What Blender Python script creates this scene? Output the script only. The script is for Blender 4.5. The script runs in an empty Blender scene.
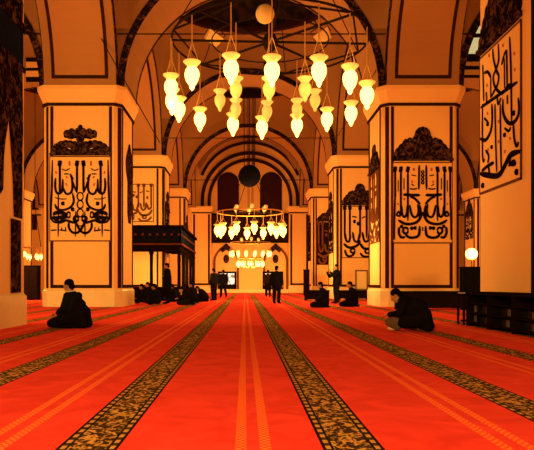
import bpy, bmesh, math, random
from mathutils import Vector, Matrix, Quaternion
random.seed(7)
S = bpy.context.scene
COL = S.collection
PI = math.pi
F, HC, VX, VY = 630.0, 0.83, 245.0, 284.0      # focal length (px), eye height, vanishing point

# ------------------------------------------------------------------ camera
cam = bpy.data.cameras.new('camera'); co = bpy.data.objects.new('camera', cam); COL.objects.link(co)
co.location = (0, 0, HC); co.rotation_euler = (PI/2, 0, 0)
cam.sensor_fit = 'HORIZONTAL'; cam.sensor_width = 36; cam.lens = 36*F/534
cam.shift_x = (267-VX)/534; cam.shift_y = (VY-225)/534
cam.clip_start = 0.05; cam.clip_end = 300
S.camera = co
# ------------------------------------------------------------------ view + world
S.view_settings.view_transform = 'Standard'; S.view_settings.look = 'None'
S.view_settings.gamma = 1; S.view_settings.use_curve_mapping = False
S.view_settings.exposure = 0.35
w = bpy.data.worlds.new('world'); S.world = w; w.use_nodes = True
w.node_tree.nodes['Background'].inputs[0].default_value = (1, .38, .09, 1)
w.node_tree.nodes['Background'].inputs[1].default_value = 0.03

def lamp_light(name, loc, watts, color=(1, .45, .08), radius=.15):
    l = bpy.data.lights.new(name, 'POINT'); l.energy = watts; l.color = color; l.shadow_soft_size = radius
    o = bpy.data.objects.new(name, l); COL.objects.link(o); o.location = loc
    return o
# out-of-picture chandeliers of the other bays, then a loge lamp and added fills
lamp_light('light_of_bay_overhead', (-1.6, -1.8, 3.0), 2700, (1, .56, .115), 1.2)
lamp_light('light_of_left_aisle', (-11.6, 13.5, 2.8), 2300, (1, .62, .125), 1.0)
lamp_light('light_of_left_aisle_far', (-12.2, 30.3, 3.5), 1500, radius=1.0)
lamp_light('light_of_left_aisle_end', (-12.2, 54.0, 5.5), 1500, radius=1.0)
lamp_light('light_of_right_aisle', (12.0, 15.5, 2.8), 760, (1, .44, .07), 1.0)
lamp_light('light_of_right_aisle_far', (12.6, 42.5, 4.0), 1200, radius=1.0)
lamp_light('fill_nave_middle', (.3, 30.3, 4.2), 1100, (1, .50, .09), .8)  # added fill, no chandelier hangs here; brightens the middle of the nave
lamp_light('light_under_loge', (-4.6, 31.6, 2.2), 450, (1, .58, .12), .15)
lamp_light('fill_low_right', (3.2, 24.4, 2.0), 200, (1, .58, .12), .2)  # added low fill without a fitting, brightens the pillar's inner side
lamp_light('fill_low_right_far', (3.4, 35.4, 1.9), 160, (1, .58, .12), .2)  # added fill without a fitting, for the foot of the next pillar

# ------------------------------------------------------------------ materials
def mat(name, col, rough=.7, metal=0, var=.12, scale=3.0, emit=None, estr=0, spec=.3, bump=0):
    m = bpy.data.materials.new(name); m.use_nodes = True
    nt = m.node_tree; b = nt.nodes['Principled BSDF']
    b.inputs['Roughness'].default_value = rough; b.inputs['Metallic'].default_value = metal
    b.inputs['Specular IOR Level'].default_value = spec
    tc = nt.nodes.new('ShaderNodeTexCoord')
    n = nt.nodes.new('ShaderNodeTexNoise'); n.inputs['Scale'].default_value = scale; n.inputs['Detail'].default_value = 4
    nt.links.new(tc.outputs['Object'], n.inputs['Vector'])
    r = nt.nodes.new('ShaderNodeMix'); r.data_type = 'RGBA'
    r.inputs[6].default_value = (*[c*(1-var) for c in col], 1); r.inputs[7].default_value = (*[min(1, c*(1+var)) for c in col], 1)
    nt.links.new(n.outputs['Fac'], r.inputs[0]); nt.links.new(r.outputs[2], b.inputs['Base Color'])
    if emit:
        b.inputs['Emission Color'].default_value = (*emit, 1); b.inputs['Emission Strength'].default_value = estr
    if bump:
        bp = nt.nodes.new('ShaderNodeBump'); bp.inputs['Strength'].default_value = bump; bp.inputs['Distance'].default_value = .02
        nt.links.new(n.outputs['Fac'], bp.inputs['Height']); nt.links.new(bp.outputs['Normal'], b.inputs['Normal'])
    return m

def two_tone(name, c1, c2, scale, lo=.45, hi=.55, kind='NOISE', stretch=(1, 1, 1), rough=.8):
    m = bpy.data.materials.new(name); m.use_nodes = True
    nt = m.node_tree; b = nt.nodes['Principled BSDF']; b.inputs['Roughness'].default_value = rough
    b.inputs['Specular IOR Level'].default_value = .15
    tc = nt.nodes.new('ShaderNodeTexCoord'); mp = nt.nodes.new('ShaderNodeMapping'); mp.inputs['Scale'].default_value = stretch
    nt.links.new(tc.outputs['Object'], mp.inputs['Vector'])
    if kind == 'NOISE':
        n = nt.nodes.new('ShaderNodeTexNoise'); n.inputs['Scale'].default_value = scale; n.inputs['Detail'].default_value = 2; out = n.outputs['Fac']
        n.inputs['Distortion'].default_value = 1.2
    elif kind == 'VORONOI':
        n = nt.nodes.new('ShaderNodeTexVoronoi'); n.feature = 'DISTANCE_TO_EDGE'; n.inputs['Scale'].default_value = scale; out = n.outputs['Distance']
    elif kind == 'CHECK':
        n = nt.nodes.new('ShaderNodeTexChecker'); n.inputs['Scale'].default_value = scale; out = n.outputs['Fac']
    else:
        n = nt.nodes.new('ShaderNodeTexWave'); n.inputs['Scale'].default_value = scale; out = n.outputs['Fac']
        n.bands_direction = 'Y'
    nt.links.new(mp.outputs['Vector'], n.inputs['Vector'])
    rp = nt.nodes.new('ShaderNodeValToRGB'); e = rp.color_ramp.elements
    e[0].position = lo; e[0].color = (*c1, 1); e[1].position = hi; e[1].color = (*c2, 1)
    nt.links.new(out, rp.inputs[0]); nt.links.new(rp.outputs[0], b.inputs['Base Color'])
    return m

M = {}
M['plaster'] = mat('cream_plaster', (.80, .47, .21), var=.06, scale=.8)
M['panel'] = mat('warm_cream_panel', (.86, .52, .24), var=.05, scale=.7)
M['ochre'] = mat('dimmed_ochre_plaster', (.34, .165, .075), var=.08, scale=.8)  # ochre plaster, darkened further to mimic the dim upper hall
M['soffit'] = mat('shade_dimmed_soffit', (.42, .20, .085), var=.06, scale=.7)  # panel colour darkened so the soffits look shaded
M['marble'] = mat('pale_marble', (.80, .62, .40), rough=.35, var=.12, scale=2)
M['line'] = mat('dark_painted_line', (.035, .012, .010), var=.3, scale=6)
M['thin'] = mat('brown_painted_line', (.16, .055, .03), var=.2)
M['black'] = mat('black_paint', (.012, .006, .008), var=.4, scale=5)
M['redink'] = mat('red_paint', (.45, .07, .03), var=.2)
M['band'] = two_tone('dark_patterned_band', (.012, .007, .008), (.14, .06, .04), 5.5, .50, .66)
M['carve'] = two_tone('dark_carved_ornament', (.008, .004, .005), (.11, .05, .045), 6, .47, .66)
M['dome'] = two_tone('unlit_dark_dome', (.02, .014, .018), (.07, .04, .03), 1.2, .4, .7)  # gloom of the unlit domes put into the colour
M['blue'] = mat('dark_blue_paint', (.010, .012, .035), var=.3)
M['wood'] = mat('dark_wood', (.011, .006, .006), rough=.5, var=.5, scale=4, spec=.08)
M['wood_gilt'] = mat('brown_gilt_wood', (.16, .075, .04), rough=.45, var=.4, scale=9)
M['iron'] = mat('black_iron', (.02, .013, .010), rough=.5, var=.3)
M['brass'] = mat('pale_brass', (.75, .45, .18), rough=.4, metal=.5, var=.1)
M['lamp_on'] = mat('lit_lamp_glass', (.9, .7, .4), rough=.2, emit=(1, .47, .085), estr=5.0)
M['lamp_dim'] = mat('pale_lamp_glass', (.9, .75, .45), rough=.2, emit=(1, .42, .07), estr=.45)
M['box'] = mat('pale_box_paint', (.85, .62, .32), rough=.5, var=.1)
M['daylit'] = two_tone('bright_window_light', (.9, .9, .85), (.2, .16, .1), 3.5, .45, .6)
M['glassdark'] = two_tone('dark_window_glass', (.055, .012, .022), (.018, .007, .014), 9, .4, .6, 'CHECK')
M['gallery'] = mat('dark_gallery_wood', (.035, .014, .010), rough=.6, var=.5, scale=1.2)
M['greenpane'] = mat('pale_green_glass', (.75, .80, .50), emit=(.8, .9, .45), estr=.35)
M['red'] = two_tone('red_carpet', (.62, .030, .035), (.78, .050, .055), 3, .3, .7)
M['stripe'] = two_tone('orange_woven_stripe', (.78, .055, .03), (.88, .19, .06), 44, .45, .55, 'CHECK', (1, .8, 1))
M['gold'] = two_tone('gold_woven_border', (.03, .018, .010), (.46, .25, .08), 2.6, .42, .50, 'WAVE', (0.001, 1, 0.001))
M['scroll'] = two_tone('gold_scroll_pattern', (.018, .012, .008), (.50, .27, .09), 21, .48, .58, 'NOISE', (1, .8, 1))
M['dark_pile'] = mat('dark_carpet_pile', (.016, .010, .008), var=.3)
M['stone'] = mat('floor_stone', (.5, .35, .22))
M['skin'] = mat('skin', (.50, .27, .17), rough=.6, var=.06)
M['navy'] = mat('navy_cloth', (.010, .011, .024), rough=.9, var=.3, scale=9, spec=.1)
M['blackcloth'] = mat('black_cloth', (.008, .007, .009), rough=.9, var=.3, scale=9, spec=.1)
M['brown'] = mat('dark_brown_cloth', (.030, .014, .010), rough=.9, var=.3, scale=9, spec=.1)
M['greycloth'] = mat('grey_cloth', (.13, .10, .085), rough=.9, var=.2, scale=9, spec=.1)
M['white'] = mat('white_cloth', (.75, .66, .52), rough=.9, var=.05)
M['hair'] = mat('black_hair', (.007, .005, .005), rough=.6, var=.4, scale=30)

for _k in ('line', 'thin', 'black', 'carve', 'dome', 'band', 'blue', 'gallery', 'navy', 'blackcloth', 'brown', 'hair', 'greycloth', 'red', 'stripe', 'gold', 'scroll', 'dark_pile', 'glassdark', 'wood', 'iron'):
    M[_k].node_tree.nodes['Principled BSDF'].inputs['Specular IOR Level'].default_value = 0
for _k in ('red', 'stripe', 'gold', 'scroll'):
    _b = M[_k].node_tree.nodes['Principled BSDF']
    _b.inputs['Sheen Weight'].default_value = .045; _b.inputs['Sheen Roughness'].default_value = .45; _b.inputs['Sheen Tint'].default_value = (1, .45, .25, 1)
# ------------------------------------------------------------------ mesh helpers
class MB:
    def __init__(s): s.v = []; s.f = []; s.m = []
    def add(s, verts, faces, mi=0):
        k = len(s.v); s.v += [tuple(p) for p in verts]; s.f += [tuple(i+k for i in f) for f in faces]; s.m += [mi]*len(faces)
        return s
    def box(s, x0, x1, y0, y1, z0, z1, mi=0):
        v = [(x, y, z) for z in (z0, z1) for y in (y0, y1) for x in (x0, x1)]
        return s.add(v, [(0, 2, 3, 1), (4, 5, 7, 6), (0, 1, 5, 4), (2, 6, 7, 3), (0, 4, 6, 2), (1, 3, 7, 5)], mi)
    def rings(s, rings, mi=0, cap=True, closed=True):
        n = len(rings[0]); v = [p for r in rings for p in r]; f = []
        for a in range(len(rings)-1):
            for i in range(n if closed else n-1):
                j = (i+1) % n; f.append((a*n+i, a*n+j, (a+1)*n+j, (a+1)*n+i))
        if cap: f.append(tuple(reversed(range(n)))); f.append(tuple(range((len(rings)-1)*n, len(rings)*n)))
        return s.add(v, f, mi)
    def lathe(s, prof, c=(0, 0, 0), n=16, mi=0, cap=True):
        return s.rings([[(c[0]+r*math.cos(2*PI*i/n), c[1]+r*math.sin(2*PI*i/n), c[2]+z) for i in range(n)] for r, z in prof], mi, cap)
    def tube(s, pts, r, n=6, mi=0, r2=None):
        pts = [Vector(p) for p in pts]; rr = []
        for i, p in enumerate(pts):
            d = (pts[min(i+1, len(pts)-1)]-pts[max(i-1, 0)]).normalized()
            a = d.cross(Vector((0, 0, 1)))
            if a.length < 1e-3: a = d.cross(Vector((1, 0, 0)))
            a.normalize(); b = d.cross(a)
            q = r if r2 is None else r+(r2-r)*i/(len(pts)-1)
            rr.append([p+a*q*math.cos(2*PI*k/n)+b*q*math.sin(2*PI*k/n) for k in range(n)])
        return s.rings(rr, mi)
    def ball(s, c, r, n=12, m=8, mi=0, sc=(1, 1, 1)):
        rings = []
        for j in range(m+1):
            t = PI*min(max(j/m, .02), .98)
            rings.append([(c[0]+sc[0]*r*math.sin(t)*math.cos(2*PI*i/n), c[1]+sc[1]*r*math.sin(t)*math.sin(2*PI*i/n), c[2]-sc[2]*r*math.cos(t)) for i in range(n)])
        return s.rings(rings, mi)
    def prism(s, poly, depth, fr, mi=0):
        """poly of (u,v); fr maps (u,v,d) to space; front at d=depth, back at d=0"""
        n = len(poly)
        return s.rings([[fr(u, v, 0) for u, v in poly], [fr(u, v, depth) for u, v in poly]], mi)
    def ribbon(s, pts, wid, depth, fr, mi=0, taper=True, smooth=True):
        if smooth and len(pts) > 2:
            q = []
            for i in range(len(pts)-1):
                p0 = pts[max(i-1, 0)]; p1 = pts[i]; p2 = pts[i+1]; p3 = pts[min(i+2, len(pts)-1)]
                for k in range(5):
                    t = k/5
                    q.append(tuple(.5*((2*p1[j])+(-p0[j]+p2[j])*t+(2*p0[j]-5*p1[j]+4*p2[j]-p3[j])*t*t+(-p0[j]+3*p1[j]-3*p2[j]+p3[j])*t**3) for j in (0, 1)))
            pts = q+[pts[-1]]
        if len(pts) == 2: pts = [tuple(pts[0][j]+(pts[1][j]-pts[0][j])*k/8 for j in (0, 1)) for k in range(9)]
        n = len(pts); L = []; R = []
        for i, p in enumerate(pts):
            a = pts[max(i-1, 0)]; b = pts[min(i+1, n-1)]
            dx, dy = b[0]-a[0], b[1]-a[1]; l = math.hypot(dx, dy) or 1; nx, ny = -dy/l, dx/l
            h = wid/2*(1 if not taper else min(1, .45+5*min(i, n-1-i)/n)*1.25)
            L.append((p[0]+nx*h, p[1]+ny*h)); R.append((p[0]-nx*h, p[1]-ny*h))
        rings = [[fr(*L[i], 0), fr(*R[i], 0), fr(*R[i], depth), fr(*L[i], depth)] for i in range(n)]
        return s.rings(rings, mi)
    def build(s, name, mats, parent=None, smooth=False, loc=None):
        me = bpy.data.meshes.new(name); me.from_pydata(s.v, [], s.f)
        for m in (mats if isinstance(mats, (list, tuple)) else [mats]): me.materials.append(M[m] if isinstance(m, str) else m)
        for p, i in zip(me.polygons, s.m): p.material_index = i
        bm = bmesh.new(); bm.from_mesh(me); bmesh.ops.recalc_face_normals(bm, faces=bm.faces); bm.to_mesh(me); bm.free()
        if smooth: me.shade_smooth()
        o = bpy.data.objects.new(name, me); COL.objects.link(o)
        if parent: o.parent = parent
        if loc: o.location = loc
        return o

def tag(o, label=None, cat=None, group=None, kind=None):
    for k, v in (('label', label), ('category', cat), ('group', group), ('kind', kind)):
        if v: o[k] = v
    return o
def empty(name, loc=(0, 0, 0), rz=0):
    o = bpy.data.objects.new(name, None); COL.objects.link(o); o.location = loc; o.rotation_euler = (0, 0, rz); return o
def copy_tree(o, parent=None):
    c = o.copy(); COL.objects.link(c)
    if parent: c.parent = parent
    for ch in [x for x in KIDS(o)]: copy_tree(ch, c)
    return c
def KIDS(o): return [x for x in bpy.data.objects if x.parent == o]
def at(px, Y): return (px-VX)/F*Y
def zt(py, Y): return HC+(VY-py)/F*Y
def octa(h, c, z): return [(-h+c, -h, z), (h-c, -h, z), (h, -h+c, z), (h, h-c, z), (h-c, h, z), (-h+c, h, z), (-h, h-c, z), (-h, -h+c, z)]

# ------------------------------------------------------------------ setting
XS = [-18.33, -5.95, 6.42, 18.80]; XC = .235
YS = [12.0, 24.3, 36.6, 48.8]; YE = 60.3
XL, XR, YB, ZTOP = -30.7, 31.2, -6.0, 15.2
HB = 1.3
MB().box(XL, XR, YB, YE+.3, -.2, -.02).build('floor', 'stone')['kind'] = 'structure'
MB().box(XL-.3, XL, YB, YE+.3, -.2, ZTOP).build('wall_left', 'plaster')['kind'] = 'structure'
MB().box(XR, XR+.3, YB, YE+.3, -.2, ZTOP).build('wall_right', 'plaster')['kind'] = 'structure'
MB().box(XL, XR, YB-.3, YB, -.2, ZTOP).build('wall_back', 'ochre')['kind'] = 'structure'

# pillars
PH, PC = 1.42, .24
def make_pillar():
    r = empty('pillar')
    MB().rings([octa(PH+.05, PC+.01, 0), octa(PH+.05, PC+.01, .58), octa(PH, PC, .64)]).build('base', 'marble', r)
    MB().rings([octa(PH, PC, .62), octa(PH, PC, 7.36)]).build('shaft', 'panel', r)
    MB().rings([octa(PH+.02, PC, 7.36), octa(PH+.04, PC, 7.46), octa(PH+.20, PC+.05, 7.86), octa(PH+.20, PC+.05, 8.0)]).build('capital', 'panel', r)
    MB().rings([octa(PH+.05, PC, 7.30), octa(PH+.06, PC, 7.40)]).build('capital_moulding', 'line', r)
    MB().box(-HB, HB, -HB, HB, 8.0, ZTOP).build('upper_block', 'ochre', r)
    # painted frames on the four faces of shaft and block
    ln = MB(); pn = MB()
    for a in range(4):
        def fr(u, v, d, h=PH, a=a):
            x, y = u, -h-d
            for _ in range(a): x, y = -y, x
            return (x, y, v)
        h = PH-PC
        def rect(mb, u0, u1, v0, v1, d, hh): mb.prism([(u0, v0), (u1, v0), (u1, v1), (u0, v1)], d, lambda u, v, dd: fr(u, v, dd, hh))
        wv = .11 if a % 2 == 0 else .2
        for u0, u1 in ((-h+.06, -h+.06+wv), (h-.06-wv, h-.06)): rect(ln, u0, u1, .68, 7.28, .012, PH)
        rect(ln, -h+.06, h-.06, .68, .80, .013, PH); 
        # upper block
        for u0, u1 in ((-1.08, -.96), (.96, 1.08)): rect(ln, u0, u1, 8.28, ZTOP-.1, .02, HB)
        rect(ln, -1.08, 1.08, 8.28, 8.42, .021, HB)
        rect(pn, -.96, .96, 8.42, ZTOP-.1, .015, HB)
        # chamfer edge line
        g = PH-PC/2
        for sg in (-1, 1):
            c0 = Vector((h, -PH, 0)); c1 = Vector((PH, -h, 0))
            p0 = c0.lerp(c1, .5); p1 = c0.lerp(c1, .98); nrm = Vector((.7071, -.7071, 0))*.01
            if sg == 1:
                q = []
                for p in (p0, p1, p1+nrm, p0+nrm):
                    x, y = p.x, p.y
                    for _ in range(a): x, y = -y, x
                    q.append((x, y))
                ln.rings([[(x, y, .68) for x, y in q], [(x, y, 7.28) for x, y in q]])
    ln.build('painted_frame', 'line', r); pn.build('upper_panel', 'panel', r)
    return r
proto = make_pillar(); first = True
PL = {(0, 0): 'square cream pillar in the left aisle beside the camera', (1, 0): 'nearest left pillar, dark ornamented niche painting on its inner face',
      (2, 0): 'nearest right pillar, big black script on its inner face', (3, 0): 'square cream pillar in the right aisle beside the camera',
      (0, 1): 'square cream pillar in the left aisle level with the large chandelier', (1, 1): 'bright orange pillar behind the kneeling man in dark clothes',
      (2, 1): 'orange pillar behind the long dark bench, script panel under scrolled crest', (3, 1): 'square cream pillar in the right aisle behind the dark shelf',
      (0, 2): 'square cream pillar out in the left aisle behind the bright front pillar', (1, 2): 'lit pillar rising behind the dark wooden loge',
      (2, 2): 'pillar behind the man with raised hands', (3, 2): 'square cream pillar in the right aisle hidden by the nearest one',
      (0, 3): 'far left aisle pillar in the gap beside the bright front pillar', (1, 3): 'furthest left nave pillar beyond the loge',
      (2, 3): 'furthest right nave pillar with the dark arched panel', (3, 3): 'far right aisle pillar in the gap behind the globe lamp'}
PIL = {}
for j, y in enumerate(YS):
    for i, x in enumerate(XS):
        o = proto if first else copy_tree(proto); first = False
        yy = y if j else (11.72 if i == 1 else 12.2)
        o.location = (x, yy, 0); tag(o, PL[(i, j)], 'pillar', 'great square pillars carrying the arches', 'structure'); PIL[(i, j)] = o

for _i, (_u0, _u1) in ((1, (0, 0)), (2, (0, 0))):
    for _o in KIDS(PIL[(_i, 0)]):
        if _o.name.startswith('painted_frame'): bpy.data.objects.remove(_o)
MB().rings([[(-PH+PC-.02, -PH-.008, z), (-PH-.008, -PH+PC-.02, z), (-PH+.01, -PH+PC, z), (-PH+PC, -PH+.01, z)] for z in (.66, 7.3)]).build('painted_corner', 'blue', PIL[(2, 0)])
# arches
def arch_mesh(sp, a, top=ZTOP, t=HB, zs=8.0, n=28):
    """an arched wall along local x, centred at 0, clear length sp, opening half-width a"""
    L = sp/2; us = [-L, -a] + [-a*math.cos(PI*k/n) for k in range(1, n)] + [a, L]
    zb = [zs if abs(u) >= a-1e-6 else zs+math.sqrt(a*a-u*u) for u in us]
    zb[0] = zb[-1] = zs
    mb = MB()
    rings = [[(u, -t, z), (u, t, z), (u, t, top), (u, -t, top)] for u, z in zip(us, zb)]
    mb.rings(rings)
    return mb
def arch_band(a, wid, y, th, zs=8.0, n=40, stilt=0):
    mb = MB(); rings = []
    for k in range(n+1):
        c, s = -math.cos(PI*k/n), math.sin(PI*k/n)
        rings.append([(c*a, y, zs+stilt+s*a), (c*(a+wid), y, zs+stilt+s*(a+wid)), (c*(a+wid), y+th, zs+stilt+s*(a+wid)), (c*a, y+th, zs+stilt+s*a)])
    if stilt:
        f = rings[0]; rings.insert(0, [(p[0], p[1], zs) for p in f]); f = rings[-1]; rings.append([(p[0], p[1], zs) for p in f])
    mb.rings(rings); return mb
def make_arch(sp, framed):
    r = empty('arch'); a = sp/2-.25
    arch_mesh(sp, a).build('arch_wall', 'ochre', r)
    arch_band(a, .27, -HB-.03, .03).build('patterned_band', 'band', r)
    arch_band(a, .27, HB, .03).build('patterned_band', 'band', r)
    if framed:
        rings = lambda a0, a1, y0, y1, t0, t1, n=36: [[(-math.cos(t)*q, y, 8.0+math.sin(t)*q) for q, y in ((a0, y0), (a1, y0), (a1, y1), (a0, y1))] for t in [t0+(t1-t0)*k/n for k in range(n+1)]]
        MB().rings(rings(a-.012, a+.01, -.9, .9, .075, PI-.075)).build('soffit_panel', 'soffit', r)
        fm = MB()
        for y0 in (-1.02, .90): fm.rings(rings(a-.018, a+.01, y0, y0+.12, .052, PI-.052))
        for t in (.052, PI-.079): fm.rings(rings(a-.019, a+.01, -1.02, 1.02, t, t+.027, 3))
        fm.build('soffit_frame', 'line', r)
    else: arch_band(a-.015, .02, HB-.2, .14).build('soffit_line', 'line', r)
    return r
pa = {}
def arch(sp, loc, rz):
    k = (round(sp, 2), rz > 0)
    o = copy_tree(pa[k]) if k in pa else pa.setdefault(k, make_arch(sp, rz > 0))
    o.location = loc; o.rotation_euler = (0, 0, rz); o['kind'] = 'structure'; return o
for j, y in enumerate(YS):
    for i in range(3):
        if j or i == 1: arch(12.375-2*HB, ((XS[i]+XS[i+1])/2, y, 0), 0)
for i in range(4):
    for j in range(3): arch(12.25-2*HB, (XS[i], (YS[j]+YS[j+1])/2, 0), PI/2)
    arch(12.25-2*HB-1.0, (XS[i], (YS[3]+YE)/2+.4, 0), PI/2)
# solid fillers over the outer lines so the vault stays closed
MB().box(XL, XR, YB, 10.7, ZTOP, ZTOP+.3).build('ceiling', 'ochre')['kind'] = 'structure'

# domes on pendentives
def make_dome(hx, hy, rr=4.35, zb=8.0, zr=14.7):
    r = empty('dome'); n = 64; rings = []
    for k in range(9):
        s = k/8; ring = []
        for i in range(n):
            th = 2*PI*i/n+PI/n; c, sn = math.cos(th), math.sin(th)
            m = max(abs(c)/hx, abs(sn)/hy); p0 = (c/m, sn/m)
            tw = abs(p0[1])/hy if abs(c)/hx >= abs(sn)/hy else abs(p0[0])/hx
            z0 = zb+4.9*math.sqrt(max(0, 1-tw*tw)); q = 1-math.cos(s*PI/2); zz = math.sin(s*PI/2)
            ring.append((p0[0]+(rr*c-p0[0])*q, p0[1]+(rr*sn-p0[1])*q, z0+(zr-z0)*zz))
        rings.append(ring)
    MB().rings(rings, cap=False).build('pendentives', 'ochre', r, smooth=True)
    MB().lathe([(rr+.02, 14.68), (rr-.18, 14.72), (rr-.18, 15.0), (rr+.02, 15.05)], n=64, cap=False).build('ring_moulding', 'line', r)
    MB().lathe([(rr, 14.9)]+[(rr*math.cos(t*PI/20), 15.3+rr*.8*math.sin(t*PI/20)) for t in range(0, 10)]+[(.05, 15.3+rr*.8)], n=48, cap=False).build('dome_shell', 'dome', r, smooth=True)
    return r
dproto = make_dome(4.89, 4.85); first = True; dlast = make_dome(4.89, 5.0, 4.35, 9.9, 15.1); firstl = True
for j in range(4):
    yc = (YS[j]+(YS[j+1] if j < 3 else YE))/2
    for i in range(3):
        if j == 3: o = dlast if firstl else copy_tree(dlast); firstl = False; yc = 55.15
        else: o = dproto if first else copy_tree(dproto); first = False
        o.location = ((XS[i]+XS[i+1])/2, yc, 0); o['kind'] = 'structure'
MB().box(XL, XS[0]-1.0, 10.7, YE, ZTOP, ZTOP+.3).build('ceiling', 'ochre')['kind'] = 'structure'
MB().box(XS[3]+1.0, XR, 10.7, YE, ZTOP, ZTOP+.3).build('ceiling', 'ochre')['kind'] = 'structure'

# end wall
E = YE; s_ = E/F
wl = empty('wall_end'); wl['kind'] = 'structure'
MB().box(XL, XR, E, E+.3, -.1, ZTOP).build('wall_face', 'plaster', wl)
MB().box(at(213, E), at(287, E), E-.06, E, -.02, zt(243, E)).build('lower_wall', 'panel', wl)
MB().box(at(205, E), at(298, E), E-.25, E-.02, 0, .32).build('skirting', 'marble', wl)
xc = at(250, E)
for R, wd, th in ((3.75, .30, .10), (4.40, .32, .10)):
    b = arch_band(R, wd, -th, th, zs=7.9, stilt=.9).build('arch_order', 'line', wl); b.location = (xc, E, 0)
MB().box(at(184, E), at(316, E), E-.34, E-.02, 8.1, 8.3).build('wall_moulding', 'line', wl) if False else None
for p0, p1 in ((193, 211.5), (288.5, 308)):
    r = empty('pillar', ((at(p0, E)+at(p1, E))/2, E-.5, 0)); hw = (at(p1, E)-at(p0, E))/2
    MB().box(-hw, hw, -.5, .45, .6, 7.6).build('shaft', 'panel', r)
    MB().box(-hw-.04, hw+.04, -.55, .45, 0, .62).build('base', 'marble', r)
    MB().rings([[(-hw, -.5, 7.6), (hw, -.5, 7.6), (hw, .45, 7.6), (-hw, .45, 7.6)], [(-hw-.15, -.65, 7.9), (hw+.15, -.65, 7.9), (hw+.15, .45, 7.9), (-hw-.15, .45, 7.9)], [(-hw-.15, -.65, 8.15), (hw+.15, -.65, 8.15), (hw+.15, .45, 8.15), (-hw-.15, .45, 8.15)]]).build('capital', 'panel', r)
    MB().box(-hw-.03, hw+.03, -.53, .4, 7.48, 7.6).build('capital_moulding', 'line', r)
    f = MB()
    for u in (-hw+.1, hw-.28): f.box(u, u+.18, -.52, -.5, .75, 7.4)
    f.box(-hw+.1, hw-.1, -.52, -.5, .72, .9); f.build('painted_frame', 'line', r)
    tag(r, 'flat pilaster on the end wall, %s the dark gallery' % ('left of' if p0 < 200 else 'right of'), 'pilaster', None, 'structure')
b = MB().rings([[(q*math.cos(t), y, 9.4+q*math.sin(t)) for q, y in ((4.82, -.1), (5.08, -.1), (5.08, 0), (4.82, 0))] for t in [PI*(.12+.76*k/36) for k in range(37)]]).build('arch_order', 'line', wl); b.location = (xc, E, 0)
# gallery strip, windows, niches, doors
g = empty('gallery_screen', (0, E, 0)); tag(g, 'dark brown gallery screen across the end wall above the doors', 'gallery screen')
MB().box(at(212, E), at(288, E), -.16, 0, zt(243, E), zt(213.5, E)).build('board', 'gallery', g)
rb = MB()
for k in range(13): x = at(212, E)+(at(288, E)-at(212, E))*k/12; rb.box(x-.06, x+.06, -.22, -.16, zt(243, E), zt(213.5, E))
rb.box(at(212, E), at(288, E), -.26, -.16, zt(243, E), zt(240.5, E)); rb.box(at(212, E), at(288, E), -.26, -.16, zt(215.5, E), zt(213.5, E)); rb.build('battens', 'wood', g)
def arch_poly(w, z0, zs, rise, n=16, pt=0.0):
    p = [(-w, z0), (w, z0)]
    for k in range(n+1):
        t = PI*k/n; p.append((w*math.cos(t), zs+rise*math.sin(t)+pt*(1-abs(math.cos(t)))**3))
    return p
for n, (p0, p1) in enumerate(((217.5, 239), (260, 282)), 1):
    r = empty('window_%d' % n, ((at(p0, E)+at(p1, E))/2, E, 0)); hw = (at(p1, E)-at(p0, E))/2
    fr = lambda u, v, d: (u, -d, v)
    MB().prism(arch_poly(hw, zt(213, E), zt(183, E), hw*1.0), .05, fr).build('frame', 'line', r)
    MB().prism(arch_poly(hw-.15, zt(213, E), zt(183, E), hw-.15), .09, fr).build('pane', 'glassdark', r)
    tag(r, 'dark purple arched window %s the black hanging ball' % ('left of' if n == 1 else 'right of'), 'window', None, 'structure')
for n, (p0, p1, q0, q1) in enumerate(((214.5, 238, 218, 236.5), (264, 287, 262.5, 283)), 1):
    xm = (at(p0, E)+at(p1, E))/2; hw = (at(p1, E)-at(p0, E))/2; fr = lambda u, v, d: (u, -d, v)
    r = empty('ogee_niche', (xm, E-.06, 0)); mb = MB(); zs = zt(262, E); top = zt(245, E)
    pts = [(-hw, .3), (-hw, zs)] + [(-hw*math.cos(t*PI/16)**.9 if t < 8 else 0, zs+(top-zs)*.78*math.sin(t*PI/16)+(top-zs)*.22*(t/8)**5) for t in range(1, 9)]
    pts2 = pts+[(-u, v) for u, v in reversed(pts[:-1])]
    mb.ribbon(pts2, .2, .10, fr, taper=False, smooth=False); mb.build('arch_moulding', 'thin', r)
    MB().prism([(-.38, top-.75), (-.62, top-.35), (-.3, top-.15), (-.12, top+.08), (0, top+.15), (.12, top+.08), (.3, top-.15), (.62, top-.35), (.38, top-.75), (0, top-.45)], .13, fr).build('finial', 'carve', r)
    MB().prism([(.28*math.cos(k*PI/10), zt(259, E)+.42*math.sin(k*PI/10)) for k in range(20)], .05, fr).build('roundel', 'carve', r)
    tag(r, 'ogee arched niche moulding around the end wall door %s the low chandelier' % ('left of' if n == 1 else 'right of'), 'niche')
    d = empty('door_%d' % n, ((at(q0, E)+at(q1, E))/2, E-.06, 0)); hw = (at(q1, E)-at(q0, E))/2; zt_ = zt(271.5, E)
    f = MB(); f.box(-hw, -hw+.16, -.14, 0, .35, zt_); f.box(hw-.2, hw, -.14, 0, .35, zt_); f.box(-hw, hw, -.14, 0, zt_-.18, zt_); f.box(-hw, hw, -.14, 0, .35, .8); f.build('frame', 'wood', d)
    p = MB().box(-hw+.16, hw-.2, -.05, -.01, .8, zt_-.18).build('opening', 'daylit', d)
    f = MB(); f.box(-.06, .06, -.12, -.05, .8, zt_-.18); f.box(-hw+.1, hw-.1, -.11, -.05, 1.45, 1.52); f.build('mullion', 'wood', d)
    tag(d, 'end wall doorway with bright panes %s the low chandelier' % ('left of' if n == 1 else 'right of'), 'door', None, 'structure')
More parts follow.
